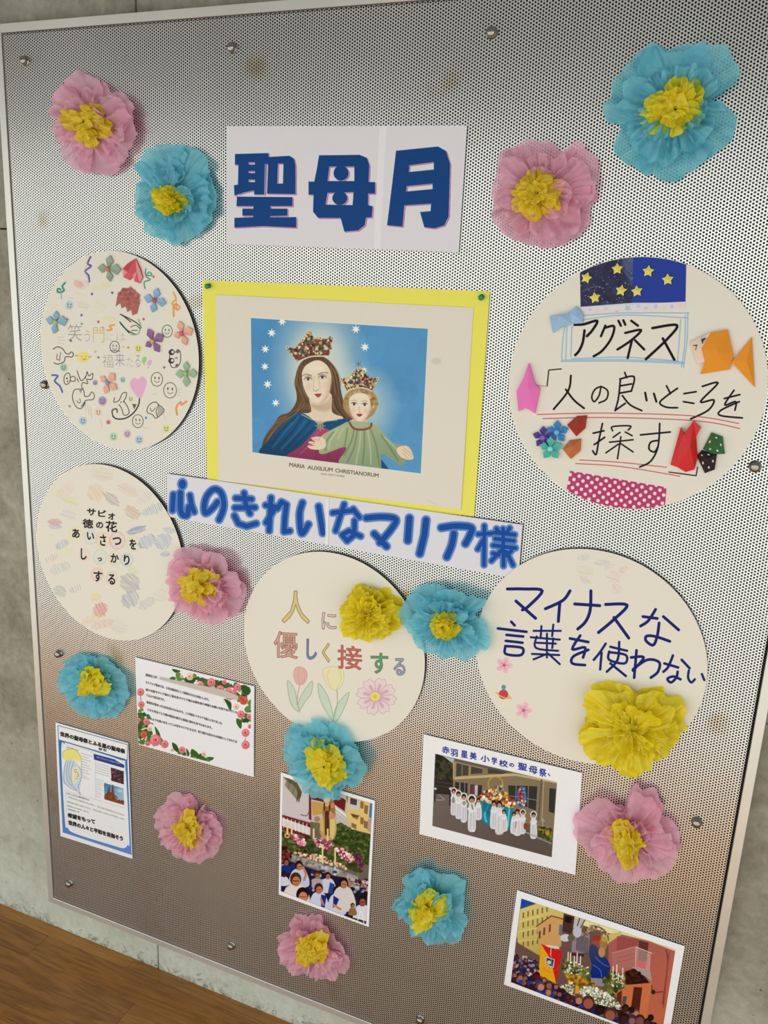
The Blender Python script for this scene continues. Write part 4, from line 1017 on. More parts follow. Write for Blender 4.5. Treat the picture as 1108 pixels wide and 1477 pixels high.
# ---- card C: outlined characters, tulips and a cosmos
def card_c():
    c = disc_canvas('C', 1500); z = (340,780,2.916); c.zoom(*z)
    def leaf(p): c.poly(p, (196,216,196), .7, 1.5, smooth=True); c.line(p, .7, (120,150,124), .8, closed=True)
    leaf('218,588 245,620 258,670 268,720 235,690 222,640'); leaf('322,590 318,640 290,680 268,715 264,680 285,635')
    leaf('348,600 380,640 400,690 412,760 375,710 352,655'); leaf('478,638 462,690 435,745 412,762 420,705 450,660')
    c.line('272,600 262,640 258,690', 1.0, (190,150,140)); c.line('425,620 428,680 415,740', 1.2, (160,184,150))
    c.poly('248,540 270,530 296,545 300,575 285,602 258,602 245,575', (228,176,170), .85, 1.5, smooth=True); c.line('248,540 270,530 296,545 300,575 285,602 258,602 245,575', .6, (200,130,130), .8, closed=True); c.line('270,535 262,570 270,600|285,540 292,575 280,600', .6, (206,140,136), .7)
    c.poly('370,540 400,530 440,535 455,560 450,600 420,628 385,605 370,570', (238,230,180), .85, 1.5, smooth=True); c.line('370,540 400,530 440,535 455,560 450,600 420,628 385,605 370,570', .6, (196,184,120), .8, closed=True); c.line('400,532 385,570 400,615|430,535 445,575 425,622', .6, (200,190,130), .7)
    cx, cy = 592, 655
    for k in range(8):
        a = -1.3+k*math.pi/4; ca, sa = math.cos(a), math.sin(a); R = 84
        P = [(cx+ca*18, cy+sa*16), (cx+ca*55-sa*24, cy+sa*50+ca*22), (cx+ca*R-sa*14, cy+sa*R*.92+ca*12), (cx+ca*R*.93, cy+sa*R*.86), (cx+ca*R+sa*14, cy+sa*R*.92-ca*12), (cx+ca*55+sa*24, cy+sa*50-ca*22)]
        c.poly(P, (236,214,220), .7, 1.5, smooth=True); c.line(P, .6, (186,140,168), .75, closed=True)
        c.line([(cx+ca*20, cy+sa*18), (cx+ca*52, cy+sa*48)], 4, (206,130,176), .55, 3)
    c.ell(cx-6, cy, 19, 19, (240,226,110)); c.ell(cx-6, cy, 9, 9, (220,200,90), .8)
    r = disc('C', c, 'round card with outlined colour lettering, two drawn tulips and a pink cosmos')
    L = Lettering(c)
    glyphs = [('人',194,208,312,345,.04,(222,204,130)),('に',362,300,424,372,.05,(226,206,206)),('優',160,378,262,492,.06,(226,168,150)),('し',298,412,342,500,.0,(110,140,200)),('く',364,430,396,512,.0,(226,212,120)),('接',428,436,532,538,.08,(222,110,100)),('す',568,470,642,558,.04,(90,170,120)),('る',664,492,714,566,.04,(150,176,210))]
    for ch, x0, y0, x1, y1, sl, col in glyphs:
        L.chars(z, [(ch,x0+2,y0+2,x1-2,y1-2,sl)], (104,76,72), .55 if ch in '優接' else .8)
        L.chars(z, [(ch,x0+2,y0+2,x1-2,y1-2,sl)], col, -.15 if ch in '優接' else .12)
    L.build()
card_c()

# ---- card D: thick navy handwriting
def card_d():
    c = disc_canvas('D', 1700); z = (680,770,2.916); c.zoom(*z)
    N = (24,34,112)
    c.line('152,232 225,232 298,240 240,305 215,320|188,283 270,355', 4.4, N)
    c.line('415,240 385,280 312,315|372,290 366,368', 4.4, N)
    c.line('435,295 540,302|503,240 500,320 480,370 448,400', 4.4, N)
    c.line('565,297 655,300 600,360 535,415|600,352 662,438', 4.4, N)
    c.line('722,348 782,356|775,318 745,365 712,388|808,348 872,404|790,375 782,430 765,468 735,450 738,430 775,432 835,452', 4.1, N)
    c.line('168,370 182,385|112,398 232,412|148,425 218,432|145,450 215,458|143,475 145,505 208,510 214,480 143,472', 3.8, N)
    c.line('262,408 376,408|295,388 292,432|345,382 340,430|250,435 372,445|275,432 272,480 365,492|318,420 318,520|345,440 340,480|255,505 370,510|318,505 262,528|325,505 372,548|275,458 355,462', 3.0, N)
    c.line('415,440 492,455|458,428 425,485 478,478 470,520|492,488 430,515 425,545 478,552', 3.9, N)
    c.line('565,462 540,500 515,530|548,500 542,570|585,475 655,492|580,495 580,530 645,545 650,510 582,498|622,455 615,530 570,580|585,545 650,598', 3.5, N)
    c.line('695,490 685,605|672,520 725,520 680,575|680,570 740,530 790,540 785,580 755,605', 3.9, N)
    c.line('812,545 870,562|848,512 828,560 808,580|885,530 918,565|868,580 862,605 840,625 825,610 850,600 880,612', 3.7, N)
    c.line('915,575 912,605 925,625 940,612|970,590 980,615', 3.4, N)
    for x, y in ((138,552),(220,742)):
        for k in range(5):
            a = k*1.2566-1.2; c.ell(x+20*math.cos(a), y+20*math.sin(a), 16, 12, (240,190,206), .9, a, 1.2); c.line([(x,y),(x+20*math.cos(a),y+20*math.sin(a))], 1.1, (222,90,130), .6, 1.2)
        c.ell(x, y, 7, 7, (220,80,120), .8)
    c.line('104,668 135,678 165,690 150,672', 1.4, (214,190,80)); c.ell(135,675,20,20,(204,70,90)); c.line('102,665 118,680 150,692 168,692', 1.6, (226,200,90)); c.ell(136,645,9,10,(100,150,160))
    hatch(c, [(475,100,12,30,1.4,(150,160,196),7),(480,155,36,24,.2,(216,206,176),8),(550,122,34,12,0,(180,186,206),6),(480,195,28,14,.6,(206,190,186),6),(600,180,34,26,.4,(226,186,186),8),(640,150,14,20,1.0,(220,160,164),6),(582,138,10,24,1.1,(220,170,176),5),(610,230,26,20,.8,(222,180,180),7)])
    disc('D', c, 'round card with two lines of thick navy marker writing, lower right')
card_d()

# ---- card E: black marker, tapes and origami
def card_e():
    c = disc_canvas('E', 1900); z = (720,350,2.856); c.zoom(*z)
    B = (118,172,222)
    for p in ('262,308 500,290 782,290','345,318 520,298 775,310','300,350 330,322','272,335 262,410 258,488','300,350 296,470','280,330 275,480','258,490 500,488 762,498','300,478 520,472 740,488','778,290 775,400 760,515','768,300 765,420 752,512','748,318 742,410 735,490','262,484 500,482 760,492'):
        c.line(p, 1.5, B, .75, 1.2)
    K = (24,22,24)
    c.line('312,338 350,336 404,322 385,360 362,385|352,362 345,410 330,445 314,463', 3.7, K)
    c.line('438,342 420,385|440,350 474,345 462,395 425,445 390,468|492,322 502,342|512,320 520,338', 3.4, K)
    c.line('545,322 572,342|520,372 585,360 545,402 488,440|548,400 530,475|560,402 598,440', 3.4, K)
    c.line('632,352 733,340 690,400 605,480|675,395 722,482', 3.7, K)
    c.line('198,590 205,525 256,520', 1.6, K, smooth=False)
    c.line('296,548 285,610 225,686|275,605 310,650 350,682', 2.8, K)
    c.line('420,592 412,630 392,655 382,635 395,605 422,594 448,612 442,645 412,660', 2.3, K)
    c.line('518,535 526,556|498,562 556,552 545,612|500,562 492,640 478,692|500,590 546,582|497,620 542,612|480,690 520,662|508,630 540,668 588,692', 2.5, K)
    c.line('602,618 608,650|638,622 648,655', 3.0, K)
    c.line('690,590 706,622|735,600 690,632 662,660 690,678 735,680', 2.5, K)
    c.line('762,622 812,614|760,655 802,662', 2.5, K)
    c.line('838,592 902,578 830,655 885,648 862,690 790,726', 2.6, K)
    c.line('928,642 992,626|968,608 930,668 975,655 972,690|990,655 915,690 912,712 1002,722', 2.5, K)
    R = (196,48,66)
    c.line('158,708 400,702 700,708 850,720 988,745|180,725 420,720 720,728 880,742 992,766', 1.1, R)
    c.line('332,895 500,905 690,925|316,910 500,922 745,962', 1.1, R)
    c.line('388,785 432,775|426,745 410,820 400,872 386,858|392,832 435,802', 2.5, K)
    c.line('468,775 468,758 540,755 532,772|498,782 470,802|520,780 548,795|455,822 552,812|502,800 488,890|492,830 440,866|502,828 552,862', 2.2, K)
    c.line('583,792 705,780|662,745 655,840 625,900 580,924|655,815 625,822 618,850 640,862 655,840', 2.5, K)
    c.line('700,945 812,960 818,925', 1.6, K, smooth=False)
    c.line('148,585 175,590 200,592', 1.0, (196,110,150))
    r = disc('E', c, 'largest-looking round card with black marker writing, starry tape and origami, upper right')
    X, Z = DISCS['E']; Z += EYE
    def tape(name, label, pts, h, paint, bg, cat='tape', group=None):
        p = zp(*z, pts); W = [at(x, y, h) for x, y in p]
        # trim to the rim of the card
        out = []
        n = 10
        for i in range(len(W)):
            a, b = W[i], W[(i+1) % len(W)]
            for k in range(n):
                q = [a[0]+(b[0]-a[0])*k/n-X, a[1]+(b[1]-a[1])*k/n-Z]; d = math.hypot(*q)
                if d > DR-.0006: q = [q[0]*(DR-.0006)/d, q[1]*(DR-.0006)/d]
                out.append((q[0]+X, q[1]+Z))
        cc = Canvas(min(q[0] for q in out), max(q[0] for q in out), min(q[1] for q in out), max(q[1] for q in out), h, 1900, bg); cc.zoom(*z); paint(cc)
        o = sheet(name, out, h, .0003, cc.material(name+'_print', .35, .5), cv=cc, world=True); return tag(o, label, cat, group)
    def galaxy(q):
        q.scatter('330,60 555,60 555,265 330,265', [(20,24,62),(36,36,86),(60,52,100),(14,18,48),(70,96,140)], 120, (10,34), .35)
        q.scatter('330,60 555,60 555,265 330,265', [(170,190,230),(230,230,240)], 90, (.8,2.2), .9)
        q.line('340,200 400,180 430,190|400,250 420,215|500,100 545,150', .7, (150,180,220), .6); q.poly('500,60 555,60 555,180 530,150', (120,150,190), .35, 6)
    tape('starry_tape', 'dark galaxy-patterned paper strip at the top of the upper right round card', '333,118 333,60 551,40 549,248 336,264', DISC_H+.0005, galaxy, (26,30,76))
    tape('blue_tape', 'plain royal blue paper strip at the top of the upper right round card', '552,40 772,50 768,246 549,248', DISC_H+.0005, lambda q: q.grain(3), (12,52,156))
    def strip(q):
        for x, y, s_, col in ((375,275,9,(224,190,206)),(405,283,8,(236,214,160)),(440,272,11,(210,206,214)),(485,285,10,(240,160,170)),(530,270,17,(176,200,204)),(575,262,12,(190,206,236)),(605,270,11,(226,190,196)),(645,262,13,(206,196,226)),(680,266,9,(240,214,170)),(712,262,10,(200,190,220)),(748,256,11,(236,214,160))):
            P = [(x+(s_ if k % 2 == 0 else s_*.45)*math.cos(k*.628+.3), y+(s_ if k % 2 == 0 else s_*.45)*math.sin(k*.628+.3)) for k in range(10)]; q.poly(P, col)
    tape('patterned_strip', 'pale washi strip with pastel stars under the starry paper', '338,264 768,243 765,270 338,294', DISC_H+.0009, strip, (226,220,232))
    def dots(q):
        for r_ in range(16):
            for k in range(13):
                q.ell(262+k*37+(r_ % 2)*18.5-r_*3, 915+r_*17+k*6.4+(r_ % 2)*3.2, 7.2, 7.4, (246,228,232))
    tape('dotted_tape', 'magenta washi tape with white dots along the bottom of the upper right round card', '292,940 690,1008 684,1080 600,1180 380,1140 278,1018', DISC_H+.0005, dots, (186,52,108))
    yst = mat('yellow_star_paper', lin(240,226,110), .45)
    for i, (x, y) in enumerate([(360,145),(487,108),(395,227),(503,197),(568,200),(615,118),(695,152)]):
        h = DISC_H+.0008; CX, CZ = at(*zp(*z, [(x, y)])[0], h+.002); a0 = 1.57+(-.2, .1, .25, -.1, .2, 0, .15)[i]
        v = [(CX, -h-.0065, CZ)]
        for k in range(10):
            r_ = .0088 if k % 2 == 0 else .0048; a = a0+k*math.pi/5; v.append((CX+r_*math.cos(a), -h-(.0022 if k % 2 == 0 else .0034), CZ+r_*math.sin(a)))
        for k in range(10):
            r_ = .0084 if k % 2 == 0 else .0046; a = a0+k*math.pi/5; v.append((CX+r_*math.cos(a), -h, CZ+r_*math.sin(a)))
        f = [(0, 1+k, 1+(k+1) % 10) for k in range(10)]+[(1+k, 11+k, 11+(k+1) % 10, 1+(k+1) % 10) for k in range(10)]
        lab = ['yellow lucky star at the far left of the starry paper','yellow lucky star at the top of the galaxy paper','lowest yellow lucky star on the galaxy paper','yellow lucky star low in the galaxy paper beside the join','yellow lucky star low at the left edge of the plain blue strip','upper yellow lucky star on the plain blue strip','yellow lucky star nearest the right end of the plain blue strip'][i]
        tag(mesh_obj('paper_star', v, f, yst), lab, 'paper star', 'puffed yellow paper stars')
    # orange goldfish
    mo = [paper_mat('orange_origami', lin(236,150,38), .5, .3), paper_mat('white_origami_side', lin(240,214,196), .5, .3)]
    root = empty('origami_fish', (*[at(*zp(*z,[(900,460)])[0],DISC_H)[0]], -DISC_H, at(*zp(*z,[(900,460)])[0],DISC_H)[1]), 'orange origami goldfish with a pale face on the upper right round card', 'origami')
    facets('body', z, [(870,372,6),(942,358,4),(966,462,4),(952,522,3),(830,542,3),(848,492,9),(832,435,9),(900,450,13)], [(0,1,7),(1,2,7),(2,3,7),(3,4,7),(4,5,7),(5,6,7),(6,0,7)], DISC_H+.0005, mo, root)
    facets('face', z, [(786,410,3),(872,370,7),(834,436,10),(848,492,8),(815,500,3)], [(0,1,2),(0,2,3),(0,3,4)], DISC_H+.0006, [mo[1]], root)
    facets('tail', z, [(958,492,5),(1042,388,2),(1054,596,2),(1020,490,8)], [(0,1,3),(0,3,2),(1,2,3)], DISC_H+.0005, mo, root)
    facets('eye_mark', z, [(832,398,10.2),(852,392,10.2),(850,398,10.2),(842,404,10.2),(838,418,10.2)], [(0,1,2),(0,2,3),(0,3,4)], DISC_H+.0006, [M_INKB], root)
    facets('eye_mark', z, [(796,424,6.5),(818,420,7.5),(808,444,7),(812,426,7.5)], [(0,1,3),(1,2,3)], DISC_H+.0006, [M_INKB], root)
    # pink and red folded cranes
    def crane(lab, pts, faces, m_):
        o = facets('origami_crane', z, pts, faces, DISC_H+.0004, m_); tag(o, lab, 'origami')
    crane('pink origami crane at the left edge of the upper right round card', [(122,497,6),(100,560,9),(72,612,5),(80,695,4),(110,680,8),(148,703,4),(168,600,5),(146,582,8),(120,600,14),(112,690,3)],
          [(0,1,8),(1,2,8),(2,3,8),(3,4,8),(4,5,8),(5,6,8),(6,7,8),(7,0,8)], [paper_mat('pink_origami', lin(240,120,196), .45, .35)])
    crane('red origami crane beside the last marker character of the round card', [(800,735,8),(762,790,12),(706,915,4),(735,925,8),(768,945,5),(805,935,5),(818,885,5),(812,800,9),(832,762,7),(788,840,18),(748,762,6)],
          [(0,1,9),(1,2,9),(2,3,9),(3,4,9),(4,5,9),(5,6,9),(6,7,9),(7,0,9),(7,8,0),(1,10,2)], [paper_mat('red_origami', lin(216,34,40), .4, .4)])
    for lab, P, col in (('brick red folded paper gem left of the marker writing',[(280,750),(320,715),(362,712),(355,765),(318,798)],(170,54,40)),
                        ('orange brown folded paper gem below the brick red one',[(262,850),(290,815),(338,808),(335,858),(295,892)],(206,120,70)),
                        ('green flower-patterned folded paper gem right of the red crane',[(840,850),(875,782),(922,800),(930,870),(880,872)],(56,112,62)),
                        ('black flower-patterned folded paper gem under the green one',[(815,880),(835,855),(898,872),(888,935),(848,950)],(44,34,36))):
        cx_ = sum(p[0] for p in P)/5; cy_ = sum(p[1] for p in P)/5
        pts = [(x, y, 3) for x, y in P]+[(cx_, cy_-6, 16)]
        o = facets('paper_gem', z, pts, [(i, (i+1) % 5, 5) for i in range(5)], DISC_H+.0004, [paper_mat('gem_paper', lin(*col), .5, .35)])
        tag(o, lab, 'origami', 'folded paper gems')
        if 'patterned' in lab:
            v, f = [], []
            for k in range(5):
                j = (k+1) % 5; t = .42
                p1, p2, p3 = pts[k], pts[j], pts[5]
                bx, by, bl_ = (p1[0]+p2[0]+p3[0])/3, (p1[1]+p2[1]+p3[1])/3, (p1[2]+p2[2]+p3[2])/3
                A_, B_ = 0, 0
                def W3(u, w_):
                    xx = bx+(p2[0]-p1[0])*u+(p3[0]-bx)*w_; yy = by+(p2[1]-p1[1])*u+(p3[1]-by)*w_; ll = bl_+(p3[2]-bl_)*w_
                    hh = DISC_H+.0004+(ll+.35)/1000; X_, Z_ = at(*zp(*z, [(xx, yy)])[0], hh); return (X_, -hh, Z_)
                k0 = len(v); v += [W3(-.1, 0), W3(0, -.18), W3(.1, 0), W3(0, .18)]; f.append((k0, k0+1, k0+2, k0+3))
            mesh_obj('blossom_print', v, f, M_WHITE, o)
    for lab, x, y, r_, col in (('purple origami blossom in the cluster left of the marker writing',182,802,46,(76,50,150)),('blue origami blossom in the cluster left of the marker writing',240,780,48,(46,130,200)),('teal origami blossom in the cluster left of the marker writing',213,848,50,(70,186,176))):
        tips = [(x+r_*math.cos(a), y+r_*math.sin(a)) for a in [(-1.57+k*1.2566) for k in range(5)]]
        origami_flower(lab, z, x, y, tips, col, tuple(min(255, v+50) for v in col), DISC_H+(.0005 if r_ < 50 else .004), group='folded blossoms on the upper right round card')
    mb = paper_mat('pale_blue_ribbon', lin(160,196,232), .5, .3)
    root = empty('paper_bow', (at(*zp(*z,[(275,315)])[0],DISC_H)[0], -DISC_H, at(*zp(*z,[(275,315)])[0],DISC_H)[1]), 'pale blue paper bow at the upper left of the upper right round card', 'bow')
    facets('loop', z, [(208,305,4),(250,298,8),(258,345,8),(222,372,4),(235,330,10)], [(0,1,4),(1,2,4),(2,3,4),(3,0,4)], DISC_H+.0005, [mb], root)
    facets('loop', z, [(290,290,8),(318,262,4),(346,290,4),(345,332,4),(300,335,8),(320,305,10)], [(0,1,5),(1,2,5),(2,3,5),(3,4,5),(4,0,5)], DISC_H+.0005, [mb], root)
    facets('knot', z, [(246,300,8),(292,290,8),(302,335,8),(258,346,8),(275,318,13)], [(0,1,4),(1,2,4),(2,3,4),(3,0,4)], DISC_H+.0006, [mb], root)
card_e()
# ------------------------------------------------------------------ paper notices and photographs
def rose_sheet():
    q = [(195,948),(367,990),(366,1121),(200,1074)]
    c = canvas_for(q, .003, 2000, (240,240,246)); z = (190,940,5.989); c.zoom(*z)
    G = [(70,112,48),(44,84,36),(96,140,64),(58,98,44)]
    def leaf(p): c.poly(p, c.rng.choice(G), 1, smooth=True)
    c.setclip('48,50 1032,300 1030,1040 55,800')
    for reg, n in (('470,215 600,215 760,250 960,290 1028,310 1028,620 960,640 930,560 960,480 930,400 820,370 700,330 560,300 480,260',75),('55,470 100,520 150,560 140,620 180,680 235,760 330,830 200,810 70,780 55,640',60),('350,790 400,830 480,850 560,890 640,920 650,945 520,910 400,870',16)):
        c.scatter(reg, G, n, (16,34), .95, .6)
    for p in ('350,148 420,165 400,180 370,178','328,228 360,215 385,232 350,248','400,170 440,215 455,240 400,250 380,200','800,405 860,440 855,510 820,450','790,405 800,450','910,575 950,600 945,665 908,620','200,645 240,700 250,760 215,720','350,785 395,815 400,870 360,840','470,835 500,880 480,905','520,840 575,880 560,910 510,890','655,910 708,915 690,940 665,930','590,880 620,900 640,945 590,930','480,240 540,250 520,285 465,275','945,290 1020,310 1010,370 960,350','1020,420 1028,500 980,520'): leaf(p)
    def rose(x, y, r, col=(226,120,130)):
        c.ell(x, y, r, r*1.05, col); c.ell(x-r*.15, y-r*.2, r*.72, r*.7, tuple(min(255, v+26) for v in col), .8)
        c.line([(x+r*.6*(1-t/9)*math.cos(t), y+r*.6*(1-t/9)*math.sin(t)) for t in np.linspace(0, 8, 14)], .7, tuple(v*.72 for v in col), .8); c.ell(x, y, r*.2, r*.22, tuple(v*.68 for v in col))
    for x, y, r in ((688,266,36),(598,292,30),(765,325,35),(853,360,54),(915,305,30),(945,540,32),(985,700,34),(985,805,36),(1018,560,24),(1022,645,18),(78,348,32),(85,455,28),(60,590,20),(128,605,28),(205,765,48),(285,800,33),(435,850,28),(140,795,20),(800,262,20),(130,795,16)): rose(x, y, r)
    for x, y, r in ((502,215,30),(905,475,25),(155,665,22),(432,212,14),(622,885,20),(350,850,14)): rose(x, y, r, (236,196,170))
    for x, y, r in ((968,420,36),(105,715,30),(945,400,20)): rose(x, y, r, (206,84,66))
    for x, y in ((560,250),(700,320),(950,490),(1000,460),(95,520),(150,640),(120,760),(870,320),(60,765),(640,910)): c.ell(x, y, 10, 8, (238,236,234))
    c.line('78,385 82,420|985,745 980,770', .9, (90,130,70))
    c.setclip(None)
    root = empty('rose_notice', (at(280,1030,.003)[0], -.0026, at(280,1030,.003)[1]), 'white landscape notice with a border of pink roses and lines of print', 'notice')
    sheet('notice_sheet', q, .003, .0004, c.material('rose_print', .45, .35, .05), root, cv=c, bow=lambda u, v: .0006*math.sin(v*4), n=6)
    L = Lettering(c)
    def row(t, x0, y0, x1, y1, hh): L.add(t, *zp(*z, [(x0,y0),(x1,y1),(x0,y0-hh)]), (34,32,38), .12, True)
    row('聖母月とは？',122,210,232,236,24)
    row('カトリック教会では、５月は聖母月として聖母をたたえお祝いします。',122,272,680,428,22)
    row('様々な国でマリア様のご像を花でマリア様のお顔を飾り神様にお願いを取り次いでくれ',122,336,915,536,22)
    row('てるよう祈る月です。',126,384,298,430,22)
    row('聖母月が始まったのは五月からのもので、１８世紀にイタリアで盛んとなりました。',130,444,795,632,22)
    row('この５月はイエス様の復活の喜びと希望に満ちた月でもあります。',135,508,708,672,22)
    row('のような思いをもってこの月をマリアにささげ、祈り続ける私たちの伝統としてされてき',160,588,912,790,22)
    row('ました。',150,622,196,632,18)
    L.build()
    o = sheet('correction_tape', zp(*z, '240,218 800,330 922,382 918,420 800,395 600,340 480,305 238,240'), .0045, .0001, paper_mat('beige_tape', lin(206,194,190), .5))
    tag(o, 'thin beige strip of tape across the top of the rose-bordered notice', 'tape')

def blue_sheet():
    q = [(80,1042),(185,1072),(191,1239),(87,1206)]
    c = canvas_for(q, .003, 2300, (242,243,250)); z = (75,1035,7.032); c.zoom(*z)
    BL = ((44,116,186),(100,140,216),(400,300),(450,1300))
    c.poly('65,225 765,430 808,1395 108,1165', BL)
    W = (240,242,247)
    c.poly('60,80 765,275 765,430 68,225', W); c.line('60,80 768,275 765,430 68,225', .8, (50,80,130), closed=True, smooth=False)
    c.poly('95,320 130,265 180,265 700,430 745,490 785,1240 770,1290 730,1325 640,1305 240,1180 160,1120 130,1040', W, smooth=True)
    c.line('120,300 150,275 700,445 735,500', .5, (170,180,200), .6)
    c.poly('422,366 640,425 735,480 732,512 428,425', (44,66,146)); c.poly('640,430 732,478 700,440', W)
    # thumbnails
    c.poly('597,505 728,545 730,676 605,640', (74,46,56)); c.scatter('600,510 726,550 728,672 607,638', [(110,70,80),(50,30,44),(140,90,100),(80,60,90)], 60, (5,11), .7)
    c.poly('528,660 726,718 732,886 535,825', ((60,130,196),(150,190,222),(560,680),(620,820))); c.ell(690,740,30,14,(226,232,240),.8,.3,4); c.poly('530,800 560,760 575,700 585,690 592,760 605,755 612,680 622,680 630,760 650,830 732,850 732,886 535,828', (130,62,44)); c.scatter('535,780 640,790 730,850 728,880 540,822', [(160,84,50),(96,48,36),(186,110,66)], 50, (5,10), .7)
    # halo and veiled head, soft pencil
    c.poly('120,340 160,320 230,325 280,370 295,440 240,430 200,430 150,430 118,420 110,380', (240,232,120), .9, 1.5, smooth=True); c.line('110,400 115,350 160,320 230,322 285,380 300,450 300,560', .7, (150,150,140), .8)
    c.poly('150,430 220,432 280,500 300,580 295,660 275,740 230,730 160,690 118,660 112,570 130,480', (206,220,234), .9, 1.5, smooth=True)
    c.poly('205,510 250,500 280,520 285,580 265,640 230,670 205,660 195,600', (236,234,206), 1, 1.2, smooth=True)
    for p in ('150,430 130,500 120,600 125,660','165,450 150,540 160,640 200,690','190,440 170,540 185,640','225,440 200,520 195,600 210,690','280,500 305,570 290,640 270,700 290,780','215,700 250,740 290,780','130,660 180,710 240,740'): c.line(p, 1.0, (120,150,190), .7)
    c.line('228,540 240,552 255,548|232,528 250,530|262,560 270,590 258,598|246,618 262,620', .7, (90,80,70), .9)
    # blurred body text
    T = (150,150,158)
    for k in range(10): 
        y = 362+k*27; c.line([(300,y),(405-(k*37 % 60),y+30-(k*9 % 14))], .9, T, .55, 1.2, smooth=False)
    for k in range(5): y = 460+k*24; c.line([(445,y),(585,y+40)], .9, T, .5, 1.2, smooth=False)
    for k in range(8): y = 625+k*24; c.line([(450,y),(520-(k*17 % 30),y+18)], .9, T, .45, 1.2, smooth=False)
    c.line('440,430 445,820', .6, (190,194,202), .8); c.line('135,740 440,830 735,915', .6, (190,194,202), .8); c.line('135,740 160,1080', .6, (200,204,210), .8)
    root = empty('blue_bordered_notice', (at(135,1140,.003)[0], -.0026, at(135,1140,.003)[1]), 'portrait notice with a blue border and a veiled head drawn on it, far left', 'notice')
    sheet('notice_sheet', q, .003, .0004, c.material('blue_notice_print', .4, .4, .05), root, cv=c, bow=lambda u, v: .0005*math.sin(v*4), n=6)
    L = Lettering(c)
    G2 = (120,120,128)
    def row(t, x0, y0, x1, y1, hh, col, off=.0): L.add(t, *zp(*z, [(x0,y0),(x1,y1),(x0,y0-hh)]), col, off*8, True)
    row('世界の聖母祭とふる里の聖母祭',82,185,742,368,46,INK_BLACK,.05)
    row('さと',468,325,560,345,24,INK_BLACK,.04)
    row('聖母祭とは',148,305,270,340,15,G2); row('世界で行われている聖母のお祭り',452,405,700,476,14,(236,236,240))
    row('わたしたちの聖母祭では',148,775,378,845,20,(70,70,76))
    row('毎年五月に聖母の月を祝い、花と歌で聖母をたたえます',165,812,735,1000,17,G2,.0)
    row('聖母像の前に花をささげ、平和を願って祈りの行列をします',155,860,735,1040,17,G2,.0)
    row('感謝の心を表します。',155,900,395,975,17,G2,.0); row('今年のテーマ',160,935,278,968,15,G2,.02)
    row('希望をもって',160,1010,440,1082,46,INK_BLACK,.05)
    row('世界の人々と平和を目指そう',165,1085,725,1255,46,INK_BLACK,.05)
    L.build()

